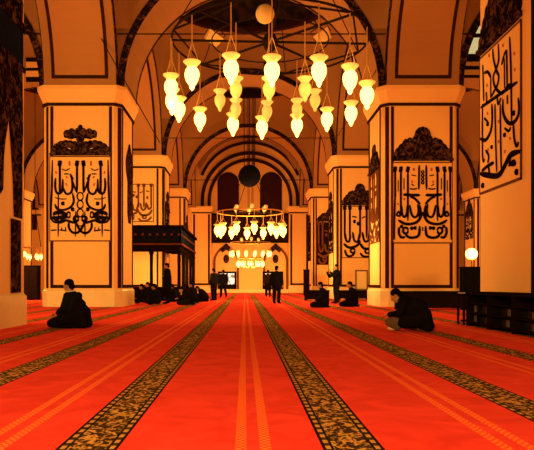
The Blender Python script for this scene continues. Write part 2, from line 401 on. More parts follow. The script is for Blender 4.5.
M['daylit'].node_tree.nodes['Principled BSDF'].inputs['Emission Color'].default_value = (1, .95, .8, 1)
nt = M['daylit'].node_tree; nt.links.new(nt.nodes['Color Ramp'].outputs[0], nt.nodes['Principled BSDF'].inputs['Emission Color']); nt.nodes['Principled BSDF'].inputs['Emission Strength'].default_value = .8
# aisle ends of the end wall: arch mouldings and windows
for i, (xm) in enumerate(((XS[0]+XS[1])/2, (XS[2]+XS[3])/2, -24.5, 25.0)):
    r = empty('trim_%d' % (i+1), (xm, E, 0)); r['kind'] = 'structure'
    for R in (3.6, 4.5): arch_band(R, .26, -.12, .12, zs=7.9).build('arch_moulding', 'line', r)
    MB().box(-5.0, 5.0, -.2, 0, 7.5, 7.9).build('string_course', 'panel', r); MB().box(-5.0, 5.0, -.22, 0, 7.36, 7.5).build('course_line', 'line', r)
for n, (x0, x1, z0, z1) in enumerate(((-20.9, -19.9, 6.0, 9.0), (-9.2, -7.8, 3.0, 6.2), (11, 13.6, 2.6, 6)), 3):
    r = empty('window_%d' % n, ((x0+x1)/2, E, 0)); r['kind'] = 'structure'
    MB().prism(arch_poly((x1-x0)/2, z0, z1-.4, .4), .06, fr).build('frame', 'line', r); MB().prism(arch_poly((x1-x0)/2-.12, z0+.1, z1-.4, .3), .1, fr).build('pane', 'glassdark', r)
# bright green-white window high in the right aisle and striped stones high in the left
r = empty('window_6'); tag(r, 'pale green window high between the arch and the nearest right pillar', 'window', None, 'structure')
Yw = 34.5
r.location = (at(469, Yw), Yw, 0)
for k, (a, b, m) in enumerate(((26, 34, 'greenpane'), (38, 54, 'greenpane'), (62, 66, 'plaster'), (70, 75, 'plaster'))):
    MB().box(-1.0, 1.0, -.05, 0, zt(b, Yw), zt(a, Yw)).build('pane' if k < 2 else 'stripe', m, r)
MB().box(-1.1, 1.1, -.03, 0, zt(78, Yw), zt(14, Yw)).build('frame', 'black', r)
Yw = YS[2]-1.33
r = empty('trim_7', (at(36, Yw), Yw, 0)); r['kind'] = 'structure'
for k, (a, b, m) in enumerate(((58, 62, 'black'), (62, 68, 'panel'), (68, 71, 'black'), (71, 77, 'panel'), (77, 82, 'black'))):
    MB().box(-.55, .55, -.04, 0, zt(b, Yw), zt(a, Yw)).build('stripe', m, r)

# tie rods
for n, (y, z, x0, x1, lab) in enumerate(((22.95, zt(34, 22.95), XS[1], XS[2], 'thin iron tie rod across the near nave arch behind the large chandelier'),
        (22.95, zt(34, 22.95), XS[0], XS[1], 'thin iron tie rod across the left aisle arch'), (22.95, zt(34, 22.95), XS[2], XS[3], 'thin iron tie rod across the right aisle arch'),
        (35.3, zt(138, 35.3), XS[1], XS[2], 'thin iron tie rod across the middle nave arch below the lamps'),
        (47.5, zt(180, 47.5), XS[1], XS[2], 'thin iron tie rod across the furthest nave arch'))):
    tag(MB().tube([(x0+1.2, y, z), (x1-1.2, y, z)], .022 if y < 40 else .03).build('tie_rod', 'iron'), lab, 'tie rod')
for pts, lab in (([(at(77, 22.5), 22.5, zt(-6, 22.5)), (at(113, 22.4), 22.4, zt(60, 22.4)), (at(160, 21.0), 21.0, zt(143, 21.0))], 'thin black cable slanting down across the bright left pillar'),
                 ([(at(376, 22.97), 22.97, zt(70, 22.97)), (at(356, 29), 29, zt(108, 29)), (at(336, 35.3), 35.3, zt(138, 35.3))], 'thin black cable slanting beside the right end of the large chandelier')):
    tag(MB().tube(pts, .016).build('cable', 'iron'), lab, 'cable')

# ------------------------------------------------------------------ carpet
P = 1.345; x0c = .05*HC; bounds = []
def strip(a, b, m): bounds.append((a, b, m))
k0, k1 = -17, 19
for k in range(k0, k1):
    L = x0c+P*k
    strip(L-.092, L-.034, 1); strip(L-.034, L+.034, 0); strip(L+.034, L+.092, 1)
    D = L+.61*HC
    strip(L+.092, D-.155, 0)
    for a, b, m in ((-.155, -.138, 4), (-.138, -.112, 2), (-.112, -.098, 4), (-.098, .098, 3), (.098, .112, 4), (.112, .138, 2), (.138, .155, 4)): strip(D+a, D+b, m)
    strip(D+.155, L+P-.092, 0)
cp = MB(); yc0, yc1 = -3.0, E-.3
vs = [bounds[0][0]]+[b for _, b, _ in bounds]
v = [(x, y, .0) for x in vs for y in (yc0, yc1)]; fcs = [(2*i, 2*i+2, 2*i+3, 2*i+1) for i in range(len(bounds))]
cp.add(v, fcs); cp.m = [m for *_, m in bounds]
cp.box(vs[0], vs[-1], yc0, yc1, -.019, -.002, 0)
tag(cp.build('carpet', ['red', 'stripe', 'gold', 'scroll', 'dark_pile']), 'red prayer carpet with gold scroll bands running the length of the hall', 'carpet')

# ------------------------------------------------------------------ calligraphy panels
def frame_front(xm, y):            # u = world x, v = world z on a face looking at -y
    return lambda u, v, d: (u, y-d, v)
def frame_side(x, sg):             # u = world y on a face looking at sg*x
    return lambda u, v, d: (x+sg*d, u, v)
def px_front(y): return lambda p: (at(p[0], y), zt(p[1], y))
def px_side(x):
    def f(p):
        Y = x*F/(p[0]-VX); return (Y, zt(p[1], Y))
    return f
def mirror(strokes, c): return [([(2*c-x, y) for x, y in p], w) for p, w in strokes]
def arrow(x, y0, y1, w=1.9): return [([(x, y0+1), (x, y1)], w), ([(x+.3, y0-1.5), (x, y0+1.5), (x-.7, y0+4.5)], w*1.7)]
def circ(cx, cy, r, ry=None, n=10): return [(cx+r*math.cos(2*PI*k/n), cy-(ry or r)*math.sin(2*PI*k/n)) for k in range(n+1)]

L1 = []
L1 += [([(52.6, 160), (52, 190), (51, 214), (53, 221), (58, 222.5), (63, 219.5), (67, 217)], 1.7)]
L1 += arrow(60, 162, 194)+arrow(77.2, 162, 192)+[([(58.6, 192), (58.4, 237)], 1.1)]
L1 += [([(55.8, 178), (55.4, 187), (57, 193), (60, 193.5), (62.5, 190), (63, 179)], 1.9), ([(63, 187), (66, 193.5), (70, 193.5), (72.5, 189), (72, 178), (70, 174)], 1.9)]
L1 += [([(72.6, 181), (75, 188), (77.5, 193)], 1.5), ([(72.6, 193), (74, 201), (71, 207), (64, 210), (57.5, 209), (55.2, 204)], 1.9)]
L1 += [(circ(63.2, 203.6, .9), 2), (circ(73, 209.5, .9), 2)]
L1 += [([(53, 215), (57, 212.6), (63, 213.2), (65.5, 215.5), (61, 217.5), (55, 218), (53.5, 216)], 3.2), ([(54, 219), (60, 222.5), (66, 220.5), (70, 221.5), (75, 222.5), (79, 219)], 2.1)]
L1 += [(circ(68.7, 215, 1.7, 2.8), 1.5), (circ(76.3, 218.8, 2.4), 1.9)]
L1 += [([(69.3, 222), (69, 227), (72, 232), (77, 233), (81.5, 229), (84.5, 222)], 2.0), ([(75.8, 211), (75.6, 237)], 1.1)]
T1 = [([(62, 169), (66, 170.5), (70, 168.5)], .9), ([(64, 174), (69, 174)], 1.0), ([(70.5, 176), (74, 179)], 1.2), ([(55, 197.5), (60, 199), (67, 199)], .9), ([(51, 230.5), (57, 230)], 1.2), ([(59.5, 230), (67, 231)], 1.2), ([(62, 227.5), (62, 231)], 1.0), ([(65.5, 227), (66, 231)], .9)]
R1 = [([(69.5, 161), (69.8, 166)], 1.6), ([(56, 171), (56.4, 174)], 1.2), ([(66, 183), (67, 186)], 1.2), ([(66, 176.5), (68, 178)], 1.2)]
M1 = [(circ(80.4, y, 3.0, 3.9), 1.2) for y in (196.5, 204.5, 213)]+[([(78.6, 226), (82.3, 226)], 1.0)]
C1 = 80.4
L2 = []
L2 += arrow(395, 168, 200, 1.7)+[([(395, 195), (394.2, 222), (394, 240)], 1.5)]
L2 += arrow(400.7, 168, 214, 1.7)+arrow(407.7, 168, 221, 1.7)+[([(419, 165), (418.6, 190)], 1.6)]
L2 += [([(403, 194.6), (411, 195.2), (419.8, 195.2)], 2.4), ([(410, 196.5), (415, 199), (420, 204.5)], 2.0)]
L2 += [([(396, 215.5), (398.6, 211.5), (400, 216), (396, 215.5)], 1.6), ([(401.5, 206), (402, 214), (404.5, 217), (406.8, 213), (407.2, 205)], 1.9), ([(409.6, 205), (411, 213), (413.5, 217), (417, 216), (418.4, 210), (417.4, 204)], 1.9)]
L2 += [([(398, 220), (404, 223.5), (411, 224), (418, 221), (422.5, 212)], 2.3), ([(399, 227), (398.8, 233), (401, 237.3), (405, 237)], 2.1)]
L2 += [(circ(405.4, 230.6, 2.5, 3), 1.9), ([(405, 234), (408.5, 237.2), (414, 237.6), (418.6, 235), (419.6, 226)], 2.2), ([(419.2, 205), (420.6, 211), (418.5, 217)], 1.6)]
L2 += [(circ(401.6, 226.5, .8), 1.8), (circ(411.7, 228.3, .8), 1.8), (circ(415, 228, .8), 1.8)]
T2 = [([(409.5, 188.5), (413, 189.3), (417, 188.5)], 1.2), ([(411, 175), (416, 176)], .9), ([(411, 184), (414, 186)], .9), ([(403.8, 178), (403.8, 190)], .8), ([(398, 180), (398, 192)], .7)]
R2 = [([(413.5, 168), (413.8, 171)], 1.6), ([(411.5, 180.5), (412.5, 183)], 1.1), ([(403.5, 198), (404.5, 200)], 1.4), ([(397.5, 203), (398, 205)], 1.1)]
M2 = [([(422.5, y-1.6), (423.8, y), (422.5, y+1.6), (421.2, y), (422.5, y-1.6)], 1.1) for y in (172, 175.5, 179, 182.5)]+[([(422.5, 227), (422.5, 231)], 1.0)]
C2 = 422.5
L3 = [([(484, 65), (484.6, 85), (485, 101)], 1.3), ([(494, 49), (495, 60), (498, 71), (500, 76), (499, 84), (495, 92), (492.5, 97)], 1.5), ([(499.5, 44), (500, 60), (497, 70), (494.6, 77), (496, 86), (500.5, 92), (504, 93), (509, 86), (512, 84)], 1.6),
      ([(511, 37), (512, 60), (512.6, 86), (513, 122)], 1.5), ([(482, 107.5), (500, 95), (518.8, 82)], 1.8), ([(485.6, 73), (489, 72), (492, 77)], 1.6), ([(492, 75), (492, 98)], 1.1), ([(503, 65), (505.5, 55), (508, 50)], 1.3), ([(508, 50), (508.6, 86)], 1.4), ([(505.6, 58), (506, 88)], 1.0),
      ([(483.7, 104), (483.7, 150), (484.5, 161), (485.8, 159)], 1.5), ([(493, 104), (493.6, 118), (492, 131), (487, 140), (481.5, 138.5)], 2.0), ([(504.3, 99), (504.4, 112), (508, 121), (513, 123.5), (518, 119), (520.6, 110), (519.6, 98)], 2.0),
      ([(496.2, 104), (497, 140), (498, 172)], 1.4), ([(501.6, 104), (502, 140), (502.6, 170)], 1.4), ([(514.8, 124), (515.6, 138), (518, 146), (520, 142)], 1.7),
      ([(481.4, 173.5), (488, 175), (497, 176), (502, 173), (507, 164), (512, 155), (522, 151)], 3.0), ([(512.5, 155.5), (511, 163), (516, 165)], 1.8), ([(483, 171), (489, 166), (495, 162.6)], 1.9), ([(490, 167), (491, 175)], 1.6),
      (circ(484, 185.6, .9), 2.0), (circ(518, 172, 1), 2.2), (circ(493, 147, .7), 1.4), (circ(515, 113, .9), 1.8), (circ(489, 124, .8), 1.6), (circ(506, 135, .8), 1.5)]
R3 = [([(x, y), (x+.4, y+3)], 1.2) for x, y in ((488, 84), (488, 96), (504, 44), (515.5, 52), (490, 54), (516, 68), (489, 148), (511, 137), (499.5, 120), (499.5, 140), (506, 150), (488.5, 112))]
L4 = []
for x in (.08, .22, .5, .68, .92): L4 += [([(x, .02), (x, .62)], .045), ([(x, -.01), (x, .08)], .08)]
L4 += [([(.08, .5), (.12, .66), (.2, .68), (.24, .55)], .05), ([(.3, .5), (.34, .66), (.44, .68), (.5, .5)], .05), ([(.56, .5), (.62, .67), (.72, .66), (.76, .48)], .05), ([(.78, .52), (.84, .66), (.94, .6)], .05),
       ([(.05, .72), (.2, .8), (.42, .76), (.5, .66)], .06), ([(.5, .72), (.62, .82), (.84, .8), (.95, .68)], .06), (circ(.3, .86, .06, .04), .045), (circ(.7, .87, .06, .04), .045), ([(.08, .84), (.14, .95), (.26, .96), (.36, .9)], .05), ([(.5, .9), (.6, .97), (.8, .96), (.94, .86)], .05), (circ(.45, .34, .02, .02), .04), (circ(.35, .3, .02, .02), .04), (circ(.8, .36, .02, .02), .04), ([(.28, .2), (.42, .22)], .03), ([(.55, .24), (.64, .2)], .03), ([(.74, .18), (.86, .2)], .03)]

def crest(mb, fr, u0, u1, v0, h, style, dirn=1):
    """scrolled crest over a panel; lobes in relief"""
    w = u1-u0; um = (u0+u1)/2
    def B(u, v, ru, rv, d): 
        n = 14; rings = []
        for t in (0, .5, .8, 1):
            rr = math.cos(t*PI/2) if t < 1 else .08
            rings.append([fr(um+u*w+ru*w*rr*math.cos(2*PI*k/n), v0+v*h+rv*h*rr*math.sin(2*PI*k/n), d*(.2+.8*math.sin(t*PI/2)) if t else 0) for k in range(n)])
        mb.rings(rings)
    mb.prism([(u0, v0), (u1, v0), (u1, v0+.07*h), (u0, v0+.07*h)], .10, fr)
    mb.prism([(u0+.03*w, v0+.07*h), (u1-.03*w, v0+.07*h), (u1-.06*w, v0+.15*h), (u0+.06*w, v0+.15*h)], .08, fr)
    if style == 0:
        for sg in (-1, 1):
            for u, v, ru, rv in ((.44, .20, .05, .10), (.385, .27, .065, .13), (.315, .33, .07, .14), (.24, .36, .07, .14), (.165, .36, .06, .13), (.09, .28, .08, .18), (.30, .16, .15, .09), (.215, .70, .065, .12), (.155, .64, .08, .13), (.145, .78, .05, .09), (.09, .68, .06, .14), (.235, .62, .04, .07)): B(sg*u, v, ru, rv, .07)
        for u, v, ru, rv in ((0, .84, .045, .15), (-.05, .76, .045, .12), (.05, .76, .045, .12), (0, .58, .075, .2), (0, .34, .06, .2)): B(u, v, ru, rv, .10)
    else:
        for sg in (-1, 1):
            for u, v, ru, rv in ((.44, .17, .06, .1), (.39, .25, .075, .14), (.33, .33, .085, .18), (.27, .44, .075, .2), (.21, .50, .065, .18), (.18, .34, .09, .22), (.28, .2, .12, .12), (.10, .3, .08, .2), (.13, .6, .04, .12)): B(sg*u, v, ru, rv, .07)
        for k in range(7):
            t = PI*(k+.0)/6; B(.085*math.cos(t), .72+.14*math.sin(t), .055, .13, .08)
        for u, v, ru, rv in ((0, .55, .12, .26), (0, .3, .08, .22), (0, .72, .07, .16)): B(u, v, ru, rv, .10)
def panel(origin, fr, tr, rect, ink, red, thin, crest_rect, style, label, bg='panel', border=True, inkmat='black', wscale=None):
    """rect = (u0,u1,v0,v1) of the board in face coordinates"""
    r = empty('calligraphy_panel', origin); O = Vector(origin)
    f = lambda u, v, d: tuple(Vector(fr(u, v, d))-O)
    u0, u1, v0, v1 = rect
    if bg: MB().prism([(u0, v0), (u1, v0), (u1, v1), (u0, v1)], .02, f).build('board', bg, r)
    if border:
        b = MB(); q = .045
        for a in ((u0, u1, v0, v0+q), (u0, u1, v1-q, v1), (u0, u0+q*.7, v0, v1), (u1-q*.7, u1, v0, v1)):
            b.prism([(a[0], a[2]), (a[1], a[2]), (a[1], a[3]), (a[0], a[3])], .026, f)
        b.build('border', 'thin', r)
    def put(strokes, d):
        mb = MB()
        for p, w in strokes:
            mb.ribbon([tr(q) for q in p], w*wscale, d, f)
        return mb
    mb = put(ink+(thin or []), .034)
    for p, w in red or []: mb.ribbon([tr(q) for q in p], w*wscale, .032, f, 1)
    mb.build('lettering', [inkmat, 'redink'], r)
    if crest_rect:
        mb = MB(); crest(mb, f, *crest_rect, style); mb.build('crest', 'carve', r, smooth=True)
    tag(r, label, 'calligraphy', 'black script panels on the pillars'); return r

def face_y(i, j): return PIL[(i, j)].location.y-PH
def face_x(i, j, sg): return PIL[(i, j)].location.x+sg*PH
Yf = face_y(1, 1)-.001; s1 = Yf/F
panel((XS[1], Yf, 2.3), frame_front(0, Yf), px_front(Yf), (at(49.5, Yf), at(111, Yf), zt(241.5, Yf), zt(156, Yf)), L1+mirror(L1, C1)+M1, R1+mirror(R1, C1), T1+mirror(T1, C1),
      (at(50, Yf), at(110.6, Yf), zt(155.5, Yf), 31.5*s1), 0, 'mirrored black script under a clover crest, behind the kneeling man', wscale=s1)
Yf = face_y(2, 1)-.001
panel((XS[2], Yf, 2.3), frame_front(0, Yf), px_front(Yf), (at(392.5, Yf), at(452.5, Yf), zt(243.5, Yf), zt(162, Yf)), L2+mirror(L2, C2)+M2, R2+mirror(R2, C2), T2+mirror(T2, C2),
      (at(392.5, Yf), at(453, Yf), zt(161, Yf), 35*s1), 1, 'mirrored black script under a fan crest, above the long dark bench', wscale=s1)
xf = face_x(2, 0, -1)-.001
def tr3(p):
    Y = xf*F/(p[0]-VX); return (Y, zt(p[1], Y))
Yr = (xf*F/(522-VX), xf*F/(480.5-VX))
L3 += [([(487.5, 92), (488, 103)], 1.3), ([(508.6, 95), (508.8, 104)], 1.2), ([(498.5, 96), (499.5, 104), (502.5, 98)], 1.4), ([(485.5, 118), (489, 122)], 1.2), ([(506, 128), (510, 131), (512, 127)], 1.3), ([(487, 150), (490, 156), (489, 163)], 1.5), ([(510, 166), (515, 161), (517, 165)], 1.7)]
panel((xf, 12.2, 2.7), frame_side(xf, -1), tr3, (Yr[0], Yr[1], 2.72, 5.62), L3, R3, None, (Yr[0]-.02, Yr[1]+.02, 5.66, 1.5), 1, 'large black script on the nearest right pillar above the dark shelf', wscale=.031)
# further panels: unit-square strokes
def unit(rect): return lambda p: (rect[0]+(rect[1]-rect[0])*p[0], rect[3]-(rect[3]-rect[2])*p[1])
def unit_panel(fr, org, rect, label, cr=.95, bg='panel', style=1, inkmat='black', red=None):
    panel(org, fr, unit(rect), rect, L4, None, None, (rect[0], rect[1], rect[3]+.03, cr) if cr else None, style, label, bg=bg, inkmat=inkmat, wscale=(rect[1]-rect[0]))
Yf = face_y(2, 2)-.001
unit_panel(frame_front(0, Yf), (XS[2], Yf, 2.2), (XS[2]-1.02, XS[2]+1.02, zt(258, Yf), zt(206, Yf)), 'black script panel behind the man with raised hands', cr=1.25)
xf = face_x(2, 1, -1)-.001
unit_panel(frame_side(xf, -1), (xf, 24.3, 2.3), (24.3-.9, 24.3+.9, 2.4, 5.1), 'black script seen edge on, on the inner face of the pillar behind the bench', cr=1.1, bg=None, inkmat='thin')
Yf = face_y(1, 2)-.001
rc = (at(139, Yf), at(157, Yf), zt(222, Yf), zt(184, Yf))
unit_panel(frame_front(0, Yf), (XS[1], Yf, 3.4), (XS[1]-.85, XS[1]+.85, zt(222, Yf), zt(184, Yf)), 'thin script panel on the pillar above the dark loge', cr=None, inkmat='thin')
Yf = face_y(2, 3)-.001
unit_panel(frame_front(0, Yf), (XS[2], Yf, 2.3), (XS[2]-1.05, XS[2]+1.05, zt(265, Yf), zt(222, Yf)), 'dark panel with arched top on the furthest right nave pillar', cr=1.0, bg='black', inkmat='thin')
for (i, j, sg, lab) in ((1, 2, 1, 'small script on the inner face of the pillar by the loge'), (1, 3, 1, 'small script on the inner face of the furthest left pillar'), (2, 2, -1, 'small script on the inner face of the pillar by the man with raised hands'), (2, 3, -1, 'small script on the inner face of the furthest right pillar'), (3, 3, -1, 'small script under a dark triangle behind the globe lamp')):
    xf = face_x(i, j, sg)+.001*sg; y = YS[j]
    if i == 3: unit_panel(frame_side(xf, sg), (xf, y, 2.3), (y-.85, y+.85, 4.3, 6.0), lab, cr=1.5, bg=None)
    else: unit_panel(frame_side(xf, sg), (xf, y, 2.3), (y-.9, y+.9, 2.6, 5.0), lab, cr=1.2, bg=None, style=0)
# tall dark leaf ornament on the inner face of the bright left pillar
xf = face_x(1, 1, 1); fs = frame_side(xf, 1)
r = empty('painted_ornament', (xf, 24.3, .9)); f = lambda u, v, d: (d, u-24.3, v-.9)
def cypress(mb, fr, uc, hw, v0, v1, d):
    pts = [(uc-hw*.3, v0), (uc-hw*.55, v0+.12*(v1-v0)), (uc-hw*.5, v0+.5*(v1-v0)), (uc-hw*.95, v0+.62*(v1-v0)), (uc-hw, v0+.76*(v1-v0)), (uc-hw*.55, v0+.88*(v1-v0)), (uc-hw*.15, v1-.05), (uc, v1)]
    mb.prism(pts+[(2*uc-u, v) for u, v in reversed(pts[:-1])], d, fr)
mb = MB(); cypress(mb, f, 24.65, .75, 3.2, 6.3, .03); mb.build('leaf_pattern', 'carve', r)
tag(r, 'dark tapering leaf ornament on the inner face of the bright left pillar', 'wall ornament')

# near left pillar: painted niche decoration on inner face
xf = face_x(1, 0, 1); yc = PIL[(1, 0)].location.y
r = empty('painted_niche', (xf, yc, .6)); f = lambda u, v, d: (d, u, v-.6)
ya = -1.15
def quad(name, m, u0, u1, v0, v1, d): return MB().prism([(u0, v0), (u1, v0), (u1, v1), (u0, v1)], d, f).build(name, m, r)
quad('blue_band', 'blue', ya, 1.12, 5.25, 5.95, .016)
quad('band_edge', 'carve', ya, 1.16, 5.14, 5.25, .03); quad('band_edge', 'carve', ya, 1.16, 5.95, 6.12, .04)
mb = MB()
for k in range(26):
    u = ya+.1+(1.0-ya)*random.random(); v = 6.25+1.25*random.random()
    mb.prism([(u+.17*math.cos(t*PI/5), v+.2*math.sin(t*PI/5)) for t in range(10)], .03+.02*random.random(), f)
mb.prism([(ya, 6.12), (1.06, 6.12), (1.1, 6.5), (.9, 7.0), (1.0, 7.3), (.7, 7.6), (ya, 7.6)], .02, f); mb.build('crest', 'carve', r)
MB().prism([(ya, 5.14), (ya, 2.6), (-.75, 2.5), (-.68, 3.3), (-.45, 3.75), (-.40, 4.0), (-.3, 3.75), (-.12, 3.2), (-.1, 2.5), (.04, 2.6), (.07, 3.2), (.16, 3.55), (.30, 3.95), (.36, 3.95), (.47, 3.4), (.56, 2.9), (.62, 2.15), (1.04, 2.15), (1.06, 3.6), (1.10, 3.9), (1.06, 5.14)], .02, f).build('niche_frame', 'carve', r)
quad('corner_post', 'carve', .46, .94, .66, 2.1, .03)
quad('corner_post', 'carve', -.75, -.3, .66, 2.1, .03)
tag(r, 'dark ornamented niche painting with blue band on the nearest left pillar', 'wall painting')

# ------------------------------------------------------------------ chandeliers
def lamp_glass(s=1.0, n=16):
    return MB().lathe([(q*s, z*s) for q, z in ((.03, .185), (.105, .19), (.15, .13), (.168, .05), (.16, -.03), (.135, -.11), (.085, -.19), (.06, -.215), (.062, -.25), (.03, -.31), (.006, -.33))], n=n)
def lamp_collar(s=1.0, n=16):
    return MB().lathe([(q*s, z*s) for q, z in ((.10, .19), (.12, .23), (.15, .27), (.19, .30), (.205, .325), (.19, .335), (.03, .33))], n=n)
MESH = {}
def hang_lamp(root, loc, ztop, on, s=1.0, chain_to=None, chain_r=.016, n=16):
    key = (on, s)
    if key not in MESH:
        o = lamp_glass(s, n).build('lamp', 'lamp_on' if on else 'lamp_dim', root, smooth=True); MESH[key] = o.data
        rm = lamp_collar(s, n).build('collar', 'lamp_dim', o, smooth=True); MESH[key+('r',)] = rm.data
        o.location = loc
    else:
        o = bpy.data.objects.new('lamp', MESH[key]); COL.objects.link(o); o.parent = root; o.location = loc
        rm = bpy.data.objects.new('collar', MESH[key+('r',)]); COL.objects.link(rm); rm.parent = o
    top = Vector(chain_to or (loc[0], loc[1], ztop))-Vector(loc)
    hub = Vector((0, 0, min(.34*s+.5, top.z*.6)))
    c = MB()
    if s > .6:
        for k in range(3):
            a = 2*PI*k/3+.4; c.tube([(.17*s*math.cos(a), .17*s*math.sin(a), .32*s), hub], chain_r*.6, 5)
    else: hub = Vector((0, 0, .3*s))
    c.tube([hub, top], chain_r, 5); c.build('chain', 'brass', o)
    return o

DC, RC, XCH = 18.4, 2.85, .73
ZR = 7.9
ch = empty('chandelier', (XCH, DC, 6.0)); tag(ch, 'large ring chandelier with many hanging glass lamps under the near arch', 'chandelier', 'ring chandeliers along the nave')
def hit(px, near, R):
    s = (px-VX)/F; A = s*s+1; B = -2*(s*XCH+DC); C = XCH*XCH+DC*DC-R*R; d = max(0, B*B-4*A*C)
    Y = (-B-math.sqrt(d))/(2*A) if near else (-B+math.sqrt(d))/(2*A); return (s*Y, Y)
on = [(171, 88, 1), (192, 76, 1), (231, 70, 1), (272, 72, 1), (319, 72, 1), (350, 80, 1), (367, 96, 1), (179, 110, 0), (200, 120, 0), (233, 125, 0), (262, 128, 0), (297, 126, 0), (327, 120, 0), (351, 114, 0), (172, 102, 0)]
off = [(220, 101, 0), (236, 90, 1), (236, 110, 0), (269, 90, 1), (267, 112, 0), (305, 90, 1), (315, 101, 0), (297, 110, 0)]
for px, py, near in on:
    x, y = hit(px, near, RC); z = zt(py, y)
    hang_lamp(ch, (x-XCH, y-DC, z-6.0), ZR-6.0, True, 1.15)
    lamp_light('light_of_lamp', (x, y, z-.5), 22, radius=.10)
for px, py, near in off:
    x, y = hit(px, near, 1.7); z = zt(py, y)
    hang_lamp(ch, (x-XCH, y-DC, z-6.0), ZR-6.0, False)
def hoop(R, z, r, n=64): return [(R*math.cos(2*PI*k/n), R*math.sin(2*PI*k/n), z) for k in range(n+1)]
MB().tube(hoop(RC, ZR-6.0, 0), .032, 6).build('hoop', 'iron', ch)
MB().tube(hoop(1.7, ZR-6.0, 0), .02, 6).build('inner_hoop', 'iron', ch)
for k in range(4):
    a = PI*k/4+.05; MB().tube([(RC*math.cos(a), RC*math.sin(a), ZR-6.0), (-RC*math.cos(a), -RC*math.sin(a), ZR-6.0)], .035, 6).build('spoke', 'iron', ch)
hx = [(RC*math.cos(PI*k/3+.3), RC*math.sin(PI*k/3+.3), ZR-6.0+.02) for k in range(7)]
MB().tube(hx, .03, 6).build('tie_bars', 'iron', ch)
for k in range(6):
    a = PI*k/3+.3; MB().tube([(RC*math.cos(a), RC*math.sin(a), ZR-6.0), (0, 0, 13.0-6.0)], .016, 5).build('suspension_chain', 'iron', ch)
MB().lathe([(.02, ZR-6.35), (.16, ZR-6.2), (.24, ZR-6.0), (.16, ZR-5.8), (.03, ZR-5.7)]).build('hub', 'iron', ch)
MB().tube([(0, 0, 13-6.0), (0, 0, 18.6-6.0)], .03, 6).build('main_chain', 'iron', ch)
Yb = 16.0
ORB = Vector((at(265, Yb)-XCH, Yb-DC, zt(14, Yb)-6.0))
MB().ball(ORB, .24, 16, 10).build('globe', 'box', ch, smooth=True)
MB().tube([ORB+Vector((0, 0, .2)), ORB+Vector((0, .6, 3))], .015, 5).build('globe_chain', 'iron', ch)
# pale flood boxes on the hoop bars
for (px, py, rz, lab) in ((213, 38, .5, 'pale tilted floodlight box left of the hanging globe'), (323, 36, -.4, 'pale tilted floodlight box right of the hanging globe')):
    Y = 19.5; o = empty('floodlight', (at(px, Y), Y, zt(py, Y))); o.rotation_euler = (.5, .45*(1 if px < 250 else -1), rz)
    MB().rings([[(-.2, -.16, -.17), (.2, -.16, -.17), (.2, .2, -.14), (-.2, .2, -.14)], [(-.26, -.2, .16), (.26, -.2, .16), (.22, .2, .14), (-.22, .2, .14)]]).build('housing', 'box', o)
    MB().box(-.22, .22, -.24, -.19, -.13, .13).build('glass', 'lamp_dim', o) if False else None
    MB().tube([(-.27, 0, 0), (-.27, 0, .3), (.27, 0, .3), (.27, 0, 0)], .02, 6).build('bracket', 'iron', o)
    MB().tube([(0, 0, .3), (0, .1, .55)], .02, 6).build('stem', 'iron', o)
    tag(o, lab, 'floodlight', 'floodlights on the large chandelier')

def small_chandelier(name, loc, rings, label, lamp_s, chain_top, dim_top=0, scroll=False, nchain=4):
    r = empty(name, loc)
    for (R, zl, zh, n, ph) in rings:
        for k in range(n):
            a = 2*PI*k/n+ph; hang_lamp(r, (R*math.cos(a), R*math.sin(a), zl), zh, True, lamp_s, chain_r=.022, n=10)
        MB().tube(hoop(R, zh, 0, 40), .04, 6).build('hoop', 'brass', r)
        for k in range(3):
            a = PI*k/3; MB().tube([(R*math.cos(a), R*math.sin(a), zh), (-R*math.cos(a), -R*math.sin(a), zh)], .03, 5).build('spoke', 'iron', r)
    R, _, zh = rings[0][:3]
    for k in range(nchain):
        a = PI*k/2+.5; MB().tube([(R*math.cos(a), R*math.sin(a), zh), (.25*math.cos(a), .25*math.sin(a), zh+2.6), (.25*math.cos(a), .25*math.sin(a), chain_top)], .022, 5).build('suspension_chain', 'iron', r)
    for k in range(dim_top):
        a = 2*PI*k/dim_top+.6
        o = lamp_glass(.8, 10).build('top_lamp', 'lamp_dim', r, smooth=True); o.location = (R*.5*math.cos(a), R*.5*math.sin(a), zh+.3)
        MB().tube([(0, 0, -.3), (0, 0, -.2)], .03, 5).build('cup', 'brass', o)
    if scroll:
        mb = MB()
        for k in range(6):
            a = 2*PI*k/6; pts = [(rr*math.cos(a), rr*math.sin(a), z) for rr, z in ((.1, -1.0), (.5, -1.25), (.95, -1.1), (1.0, -.8), (.8, -.75))]
            mb.tube(pts, .035, 5)
        mb.build('scroll_arms', 'wood_gilt', r)
    tag(r, label, 'chandelier', 'ring chandeliers along the nave')
    return r
D2 = 42.7; x2 = at(250.5, D2)
small_chandelier('chandelier', (x2, D2, zt(231, D2)), [(2.25, 0, zt(212.5, D2)-zt(231, D2), 12, .1)], 'ring chandelier of lit lamps before the dark gallery screen, under the black ball', 1.3, 18.81-zt(231, D2), dim_top=6)
lamp_light('light_of_chandelier', (x2, D2, zt(240, D2)), 1100, (1, .44, .07), radius=1.0)
D3 = 55.5; x3 = at(250.5, D3)
c3 = small_chandelier('chandelier', (x3, D3, zt(254, D3)), [(1.75, 0, 1.0, 14, 0), (1.15, -.9, -.35, 10, .2)], 'lowest small two-tier chandelier in front of the end wall', .8, 18.79-zt(254, D3), dim_top=3, scroll=True)
lamp_light('light_of_low_chandelier', (x3, D3-.4, zt(268, D3)), 1000, (1, .50, .10), radius=.8)
D4 = 40.0; x4 = at(31, D4)
small_chandelier('chandelier', (x4, D4, zt(257, D4)), [(.62, 0, .6, 7, .2)], 'tiny lit chandelier in the left aisle gap', .6, 17.75-zt(257, D4), nchain=1)
